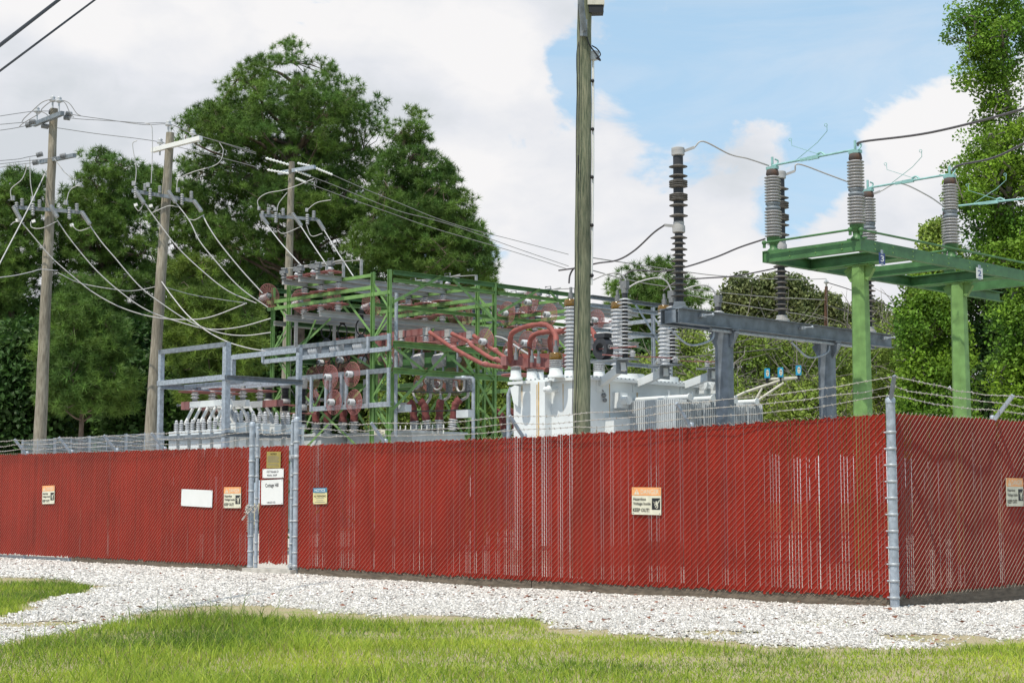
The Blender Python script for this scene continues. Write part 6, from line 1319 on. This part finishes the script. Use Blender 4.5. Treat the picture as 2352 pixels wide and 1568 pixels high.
def make_tree(name, label, cat, xpx, Y, env, seed, kind='pine', nclump=400, leafm='needle', barkm='bark', clump=.6, per=9, leaf=.12, limbs=26, trunk_r=.25, group=None, depth=.9, trunk_top=.86, hollow=.35, bare=0, bough=9):
    """env: (y, x left, x right) outline rows of the crown in picture units at depth Y"""
    r = np.random.default_rng(seed); k = Y / FPX
    rows = sorted([(float(at(xpx, y, Y)[2]), (a + b) / 2, abs(b - a) / 2 * k) for y, a, b in env])
    zs = np.array([q[0] for q in rows]); cxs = np.array([float(at(q[1], 784, Y)[0]) for q in rows]); rs = np.array([q[2] for q in rows])
    X0 = float(at(xpx, 784, Y)[0]); g0 = float(gz(X0, Y)); root = thing(name, label, cat, [X0, Y, g0], group)
    # clump centres fill the outline, thinner towards the trunk
    zfine = np.linspace(zs[0], zs[-1], 80); rf = np.interp(zfine, zs, rs); cdf = np.cumsum(rf ** 1.5); cdf /= cdf[-1]
    nb = max(12, int(nclump / bough)); rmax = max(rs.max(), 1e-3)
    zb_ = np.interp(r.uniform(0, 1, nb), cdf, zfine); Rb = np.interp(zb_, zs, rs); cb = np.interp(zb_, zs, cxs)
    tp = min(nb // 4, len(zs)); zb_[:tp] = zs[::-1][:tp] - clump * .5; zb_[0] = zs[-1] - clump * .3; Rb = np.interp(zb_, zs, rs); cb = np.interp(zb_, zs, cxs)
    radb = np.sqrt(r.uniform(hollow ** 2, 1, nb)); thb = r.uniform(0, 2 * math.pi, nb); spread = clump * (1.6 if kind == 'pine' else 1.0)
    rimb = np.maximum(Rb - clump * .8, Rb * .25)
    bc = np.stack([cb + rimb * radb * np.cos(thb), Y + rimb * depth * radb * np.sin(thb), zb_], 1)
    pick = r.choice(nb, nclump, p=(.3 + Rb / rmax) / (.3 + Rb / rmax).sum()); c = bc[pick] + r.normal(size=(nclump, 3)) * np.array([spread, spread, spread * (.42 if kind == 'pine' else .6)]) * np.minimum(1, .35 + Rb[pick] / rmax)[:, None]
    z = zs[-1] - np.abs(zs[-1] - c[:, 2]) * np.where(c[:, 2] > zs[-1], .8, 1); z = np.maximum(z, zs[0] - .2); c[:, 2] = z; R_ = np.interp(z, zs, rs) - clump * .35; cx = np.interp(z, zs, cxs)
    dx, dy = c[:, 0] - cx, c[:, 1] - Y; q_ = np.hypot(dx, dy / depth) + 1e-6; sc_ = np.minimum(1, np.maximum(R_, .1) / q_); c[:, 0] = cx + dx * sc_; c[:, 1] = Y + dy * sc_
    rad = np.minimum(q_ / np.maximum(R_, .1), 1.0)
    # limbs
    trunk_x = lambda zz: X0 + (np.interp(zz, zs, cxs) - X0) * smooth01((zz - zs[0] * .5) / max(zs[-1] - zs[0] * .5, 1e-3)) * .8
    ztop = zs[0] + (zs[-1] - zs[0]) * trunk_top; mb = MB(); P = []; rr = []
    for t in np.linspace(0, 1, 12): zz = -.2 + (ztop + .2) * t; P.append([float(trunk_x(zz)) + r.normal(0, .05), Y + r.normal(0, .05), zz]); rr.append(trunk_r * (1 - .82 * t))
    mb.tube(P, rr, 8); tr_ = mb.build('trunk', M[barkm], root)
    far = np.argsort(-rad + r.normal(0, .1, nclump))[:limbs]; mb = MB(); LP = []
    for i in far:
        e = c[i]; h = math.hypot(e[0] - trunk_x(e[2]), e[1] - Y); z0 = max(e[2] - h * r.uniform(.25, .7), zs[0] * .55); s = np.array([trunk_x(z0), Y, z0])
        pts = spline([s, s + (e - s) * .4 + np.array([0, 0, h * .06 + r.normal(0, .1)]) + r.normal(0, .12, 3), s + (e - s) * .75 + r.normal(0, .15, 3), e], 3); n = len(pts)
        w = trunk_r * .24; mb.tube(pts, [w * (1 - .85 * q / (n - 1)) + .008 for q in range(n)], 5); LP += pts[2:]
    LP = np.array(LP)
    for i in range(nclump):
        if r.uniform() < .55: continue
        d = ((LP - c[i]) ** 2).sum(1); j = int(np.argmin(d)); 
        if d[j] > .01: mid = (LP[j] + c[i]) / 2 + r.normal(0, .1, 3); mb.tube([LP[j], mid, c[i]], [.03, .02, .01], 3)
    for i in range(bare):
        j = r.integers(len(LP)); d = unit(r, 1)[0]; d[2] = abs(d[2]); mb.tube([LP[j], LP[j] + d * 1.0 + r.normal(0, .15, 3), LP[j] + d * 2.0 + r.normal(0, .3, 3)], [.03, .018, .006], 3)
    mb.build('limbs', M[barkm], root)
    # foliage
    if kind == 'pine':
        nt = nclump * per; off = unit(r, nt) * (r.uniform(.2, 1, nt) ** .5)[:, None] * clump; off[:, 2] *= .42
        tc = np.repeat(c, per, 0) + off; outw = tc - np.stack([np.interp(tc[:, 2], zs, cxs), np.full(nt, Y), tc[:, 2] - 1.5], 1); outw /= np.linalg.norm(outw, axis=1)[:, None]
        ax = outw * .5 + np.array([0, 0, .55]) + off / clump * .5; ax /= np.linalg.norm(ax, axis=1)[:, None]; nn = 34
        d = np.repeat(ax, nn, 0) * .42 + unit(r, nt * nn); d /= np.linalg.norm(d, axis=1)[:, None]; L_ = leaf * r.uniform(.7, 1.15, nt * nn)
        b = np.repeat(tc, nn, 0); s = np.cross(d, unit(r, nt * nn)); s /= np.linalg.norm(s, axis=1)[:, None]; w = leaf * .042
        V3 = np.stack([b - s * w, b + s * w, b + d * L_[:, None]], 1).reshape(-1, 3); F = np.arange(nt * nn * 3).reshape(-1, 3); tt = np.repeat(np.clip(np.repeat(r.normal(.5, .22, nclump), per) + r.normal(0, .18, nt), 0, 1), nn * 3)
    else:
        nt = nclump * per; off = unit(r, nt) * (r.uniform(.1, 1, nt) ** .45)[:, None] * clump; off[:, 2] *= .75
        tc = np.repeat(c, per, 0) + off; nrm_ = unit(r, nt) + np.array([0, -.2, .7]); nrm_ /= np.linalg.norm(nrm_, axis=1)[:, None]
        a = np.cross(nrm_, unit(r, nt)); a /= np.linalg.norm(a, axis=1)[:, None]; b = np.cross(nrm_, a); sz = leaf * r.uniform(.6, 1.2, nt); wd = .36 if kind == 'willow' else .62
        V3 = np.stack([tc - a * sz[:, None] * .5, tc + b * (sz * wd * .5)[:, None] + nrm_ * (sz * .08)[:, None], tc + a * sz[:, None] * .5, tc - b * (sz * wd * .5)[:, None] + nrm_ * (sz * .08)[:, None]], 1).reshape(-1, 3)
        F = np.arange(nt * 4).reshape(-1, 4); tt = np.repeat(np.clip(np.repeat(r.normal(.5, .25, nclump), per) + r.normal(0, .2, nt), 0, 1), 4)
    me = mesh_np('crown', V3 - np.array([X0, Y, g0]), [F], False, tt); link('crown', me, M[leafm], root); return root
gp_ = 'pines behind the yard'
make_tree('pine_tree', 'tallest dark green pine with a broad domed crown', 'tree', 690, 78, [(92, 630, 675), (135, 585, 745), (180, 515, 830), (240, 465, 905), (300, 400, 905), (360, 390, 885), (430, 400, 890), (500, 430, 880), (570, 470, 860), (640, 520, 840)], 1, nclump=1150, limbs=44, trunk_r=.42, group=gp_, clump=.6, per=8, leaf=.31, hollow=.2)
make_tree('pine_tree', 'large pine right of the tallest one, its lower boughs reaching far right', 'tree', 862, 74, [(252, 930, 985), (300, 890, 990), (345, 880, 985), (390, 850, 1040), (450, 830, 1080), (520, 815, 1100), (590, 790, 1145), (625, 830, 1145), (655, 870, 1080)], 2, nclump=820, limbs=36, trunk_r=.4, group=gp_, clump=.58, per=8, leaf=.30, hollow=.2)
make_tree('pine_tree', 'leafy mid height pine between the first and second feeder poles', 'tree', 240, 72, [(348, 185, 225), (385, 145, 330), (430, 150, 345), (500, 130, 350), (580, 120, 360), (680, 110, 370), (770, 130, 360)], 3, nclump=620, limbs=44, trunk_r=.3, group=gp_, clump=.55, per=8, leaf=.30)
make_tree('pine_tree', 'pine filling the space just right of the second feeder pole', 'tree', 450, 82, [(385, 310, 345), (430, 300, 460), (520, 330, 530), (620, 340, 570), (740, 350, 600), (830, 380, 610)], 4, nclump=600, limbs=44, trunk_r=.3, group=gp_, clump=.58, per=8, leaf=.31)
make_tree('pine_tree', 'pine at the left edge behind the first feeder pole', 'tree', 30, 70, [(395, 5, 70), (430, -50, 98), (500, -90, 105), (600, -90, 110), (700, -80, 105), (790, -60, 90)], 5, nclump=460, limbs=36, trunk_r=.28, group=gp_, clump=.55, per=8, leaf=.30)
make_tree('pine_tree', 'low bushy young pine between the first two feeder poles', 'tree', 190, 62, [(640, 150, 230), (700, 110, 270), (780, 90, 290), (870, 90, 310), (930, 110, 300)], 6, nclump=300, leafm='needle', trunk_r=.15, group=gp_, clump=.55, per=7, leaf=.32)
make_tree('pine_tree', 'low bushy pine right of the second feeder pole, behind the feeder cables', 'tree', 470, 64, [(600, 400, 480), (680, 380, 570), (760, 380, 610), (840, 400, 620), (900, 420, 600)], 7, nclump=340, leafm='needle2', trunk_r=.18, group=gp_, clump=.6, per=7, leaf=.33)
make_tree('pine_tree', 'distant pine behind the black arrester, right of the wooden pole', 'tree', 1510, 100, [(603, 1470, 1540), (640, 1400, 1600), (685, 1392, 1640), (730, 1410, 1625), (790, 1440, 1600), (850, 1440, 1590)], 8, nclump=360, limbs=40, trunk_r=.3, group=gp_, clump=.8, leaf=.42)
make_tree('pine_tree', 'small pine rising just above the bus structure at its right half', 'tree', 1090, 80, [(640, 1050, 1120), (690, 1020, 1170), (760, 1000, 1190), (840, 1000, 1200)], 9, nclump=240, trunk_r=.2, group=gp_, clump=.6, leaf=.33)
gu = 'dark undergrowth trees behind the yard'
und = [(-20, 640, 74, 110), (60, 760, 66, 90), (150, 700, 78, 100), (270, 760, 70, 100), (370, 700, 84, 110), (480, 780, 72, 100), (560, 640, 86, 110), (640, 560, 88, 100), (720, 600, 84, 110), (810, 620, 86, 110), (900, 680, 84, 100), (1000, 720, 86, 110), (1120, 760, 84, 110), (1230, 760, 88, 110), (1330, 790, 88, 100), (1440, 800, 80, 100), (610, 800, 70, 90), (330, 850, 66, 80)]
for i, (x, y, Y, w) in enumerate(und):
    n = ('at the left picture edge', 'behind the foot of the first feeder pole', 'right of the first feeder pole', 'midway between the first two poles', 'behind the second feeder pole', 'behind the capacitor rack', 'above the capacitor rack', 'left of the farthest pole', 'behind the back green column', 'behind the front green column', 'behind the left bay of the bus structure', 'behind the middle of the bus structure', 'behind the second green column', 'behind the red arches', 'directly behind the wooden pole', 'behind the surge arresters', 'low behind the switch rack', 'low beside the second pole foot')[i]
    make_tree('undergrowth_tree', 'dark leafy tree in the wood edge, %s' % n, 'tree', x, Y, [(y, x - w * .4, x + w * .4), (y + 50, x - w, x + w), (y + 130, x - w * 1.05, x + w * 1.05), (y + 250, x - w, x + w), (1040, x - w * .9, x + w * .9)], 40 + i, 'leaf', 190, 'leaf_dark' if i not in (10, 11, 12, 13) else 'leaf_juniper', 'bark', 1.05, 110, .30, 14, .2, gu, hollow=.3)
gj = 'yellow green junipers behind the bus structure'
for i, (x, y, w) in enumerate(((905, 880, 60), (985, 855, 70), (1075, 850, 70), (1150, 870, 60))):
    make_tree('juniper', 'yellow green juniper seen through the bus structure, %s from the left' % ORD[i], 'tree', x, 58, [(y, x - w * .3, x + w * .3), (y + 60, x - w, x + w), (1060, x - w * 1.1, x + w * 1.1)], 70 + i, 'leaf', 120, 'leaf_juniper', 'bark', .5, 110, .13, 12, .1, gj)
go = 'olive green oaks in the distance'
for i, (x, env) in enumerate(((1705, [(642, 1670, 1735), (675, 1648, 1765), (730, 1648, 1785), (800, 1660, 1785)]), (1805, [(640, 1745, 1835), (680, 1738, 1880), (745, 1728, 1900), (810, 1740, 1890)]), (1895, [(688, 1850, 1925), (730, 1835, 1955), (800, 1830, 1965)]), (1985, [(700, 1955, 2020), (740, 1930, 2060), (820, 1930, 2080)]))):
    make_tree('oak_tree', 'round olive green distant oak, %s' % ('left of the middle black arrester', 'right behind the middle black arrester', 'behind the small brown pole', 'beside the first green column')[i], 'tree', x, 112, env, 80 + i, 'leaf', 230, 'leaf_oak', 'bark_grey', .9, 100, .30, 20, .3, go, hollow=.35, bough=6)
gb = 'pale green bushes behind the right half of the yard'
for i, (x, y, w, Y) in enumerate(((1480, 830, 80, 66), (1580, 770, 90, 64), (1690, 755, 95, 62), (1800, 775, 95, 63), (1900, 770, 90, 61), (1990, 745, 90, 64), (2080, 735, 80, 62), (1640, 850, 90, 54), (1860, 865, 95, 54))):
    make_tree('bushy_tree', 'pale yellow green bushy tree with bare grey twigs, %s' % ('behind the radiator end', 'behind the right surge arrester', 'behind the first grey column', 'between the two grey columns', 'behind the second grey column', 'behind the first green column', 'between the two green columns', 'low behind the radiators', 'low behind the blue boxes')[i], 'tree', x, Y, [(y, x - w * .4, x + w * .4), (y + 50, x - w, x + w), (y + 120, x - w * 1.15, x + w * 1.15), (1010, x - w * 1.1, x + w * 1.1)], 90 + i, 'willow', 270, 'leaf_willow', 'bark_grey', .55, 70, .17, 50, .14, gb, hollow=.1, bare=90, bough=6)
gr_ = 'broadleaf trees at the right edge'
make_tree('broadleaf_tree', 'tall bright green broadleaf tree with open crown at the right edge', 'tree', 2335, 47, [(-60, 2240, 2430), (20, 2200, 2440), (90, 2182, 2430), (150, 2195, 2420), (200, 2225, 2400), (245, 2290, 2370), (268, 2250, 2400), (310, 2190, 2440), (370, 2162, 2450), (440, 2165, 2450), (500, 2200, 2450), (560, 2215, 2450), (620, 2190, 2450)], 120, 'leaf', 440, 'leaf', 'bark_grey', .40, 100, .12, 44, .22, gr_, bough=5, hollow=.05, depth=.75)
make_tree('broadleaf_tree', 'small yellow green tree top peeping over the green stand', 'tree', 2165, 56, [(512, 2140, 2185), (560, 2122, 2200), (640, 2100, 2210), (760, 2090, 2210)], 121, 'leaf', 130, 'leaf_willow', 'bark_grey', .5, 100, .16, 14, .14, gr_)
make_tree('broadleaf_tree', 'bright green broadleaf tree between the two green columns, under the stand', 'tree', 2130, 45, [(640, 2080, 2160), (700, 2062, 2200), (780, 2062, 2225), (860, 2058, 2235), (950, 2050, 2240), (1020, 2060, 2230)], 122, 'leaf', 320, 'leaf', 'bark_grey', .40, 95, .12, 30, .16, gr_)
make_tree('broadleaf_tree', 'darker broadleaf tree behind the second green column', 'tree', 2270, 52, [(580, 2200, 2340), (660, 2170, 2400), (760, 2180, 2430), (860, 2190, 2440), (960, 2190, 2440), (1030, 2190, 2440)], 123, 'leaf', 330, 'leaf_dark', 'bark_grey', .5, 110, .16, 26, .2, gr_)
make_tree('broadleaf_tree', 'dark broadleaf tree low at the right picture edge', 'tree', 2400, 46, [(560, 2330, 2480), (660, 2290, 2520), (780, 2280, 2530), (900, 2280, 2530), (1020, 2290, 2520)], 124, 'leaf', 300, 'leaf', 'bark_grey', .6, 110, .14, 22, .2, gr_)
for o in scene.objects:
    if 'label' in o and not 4 <= len(o['label'].split()) <= 16: print('LABEL', len(o['label'].split()), o.name, o['label'])
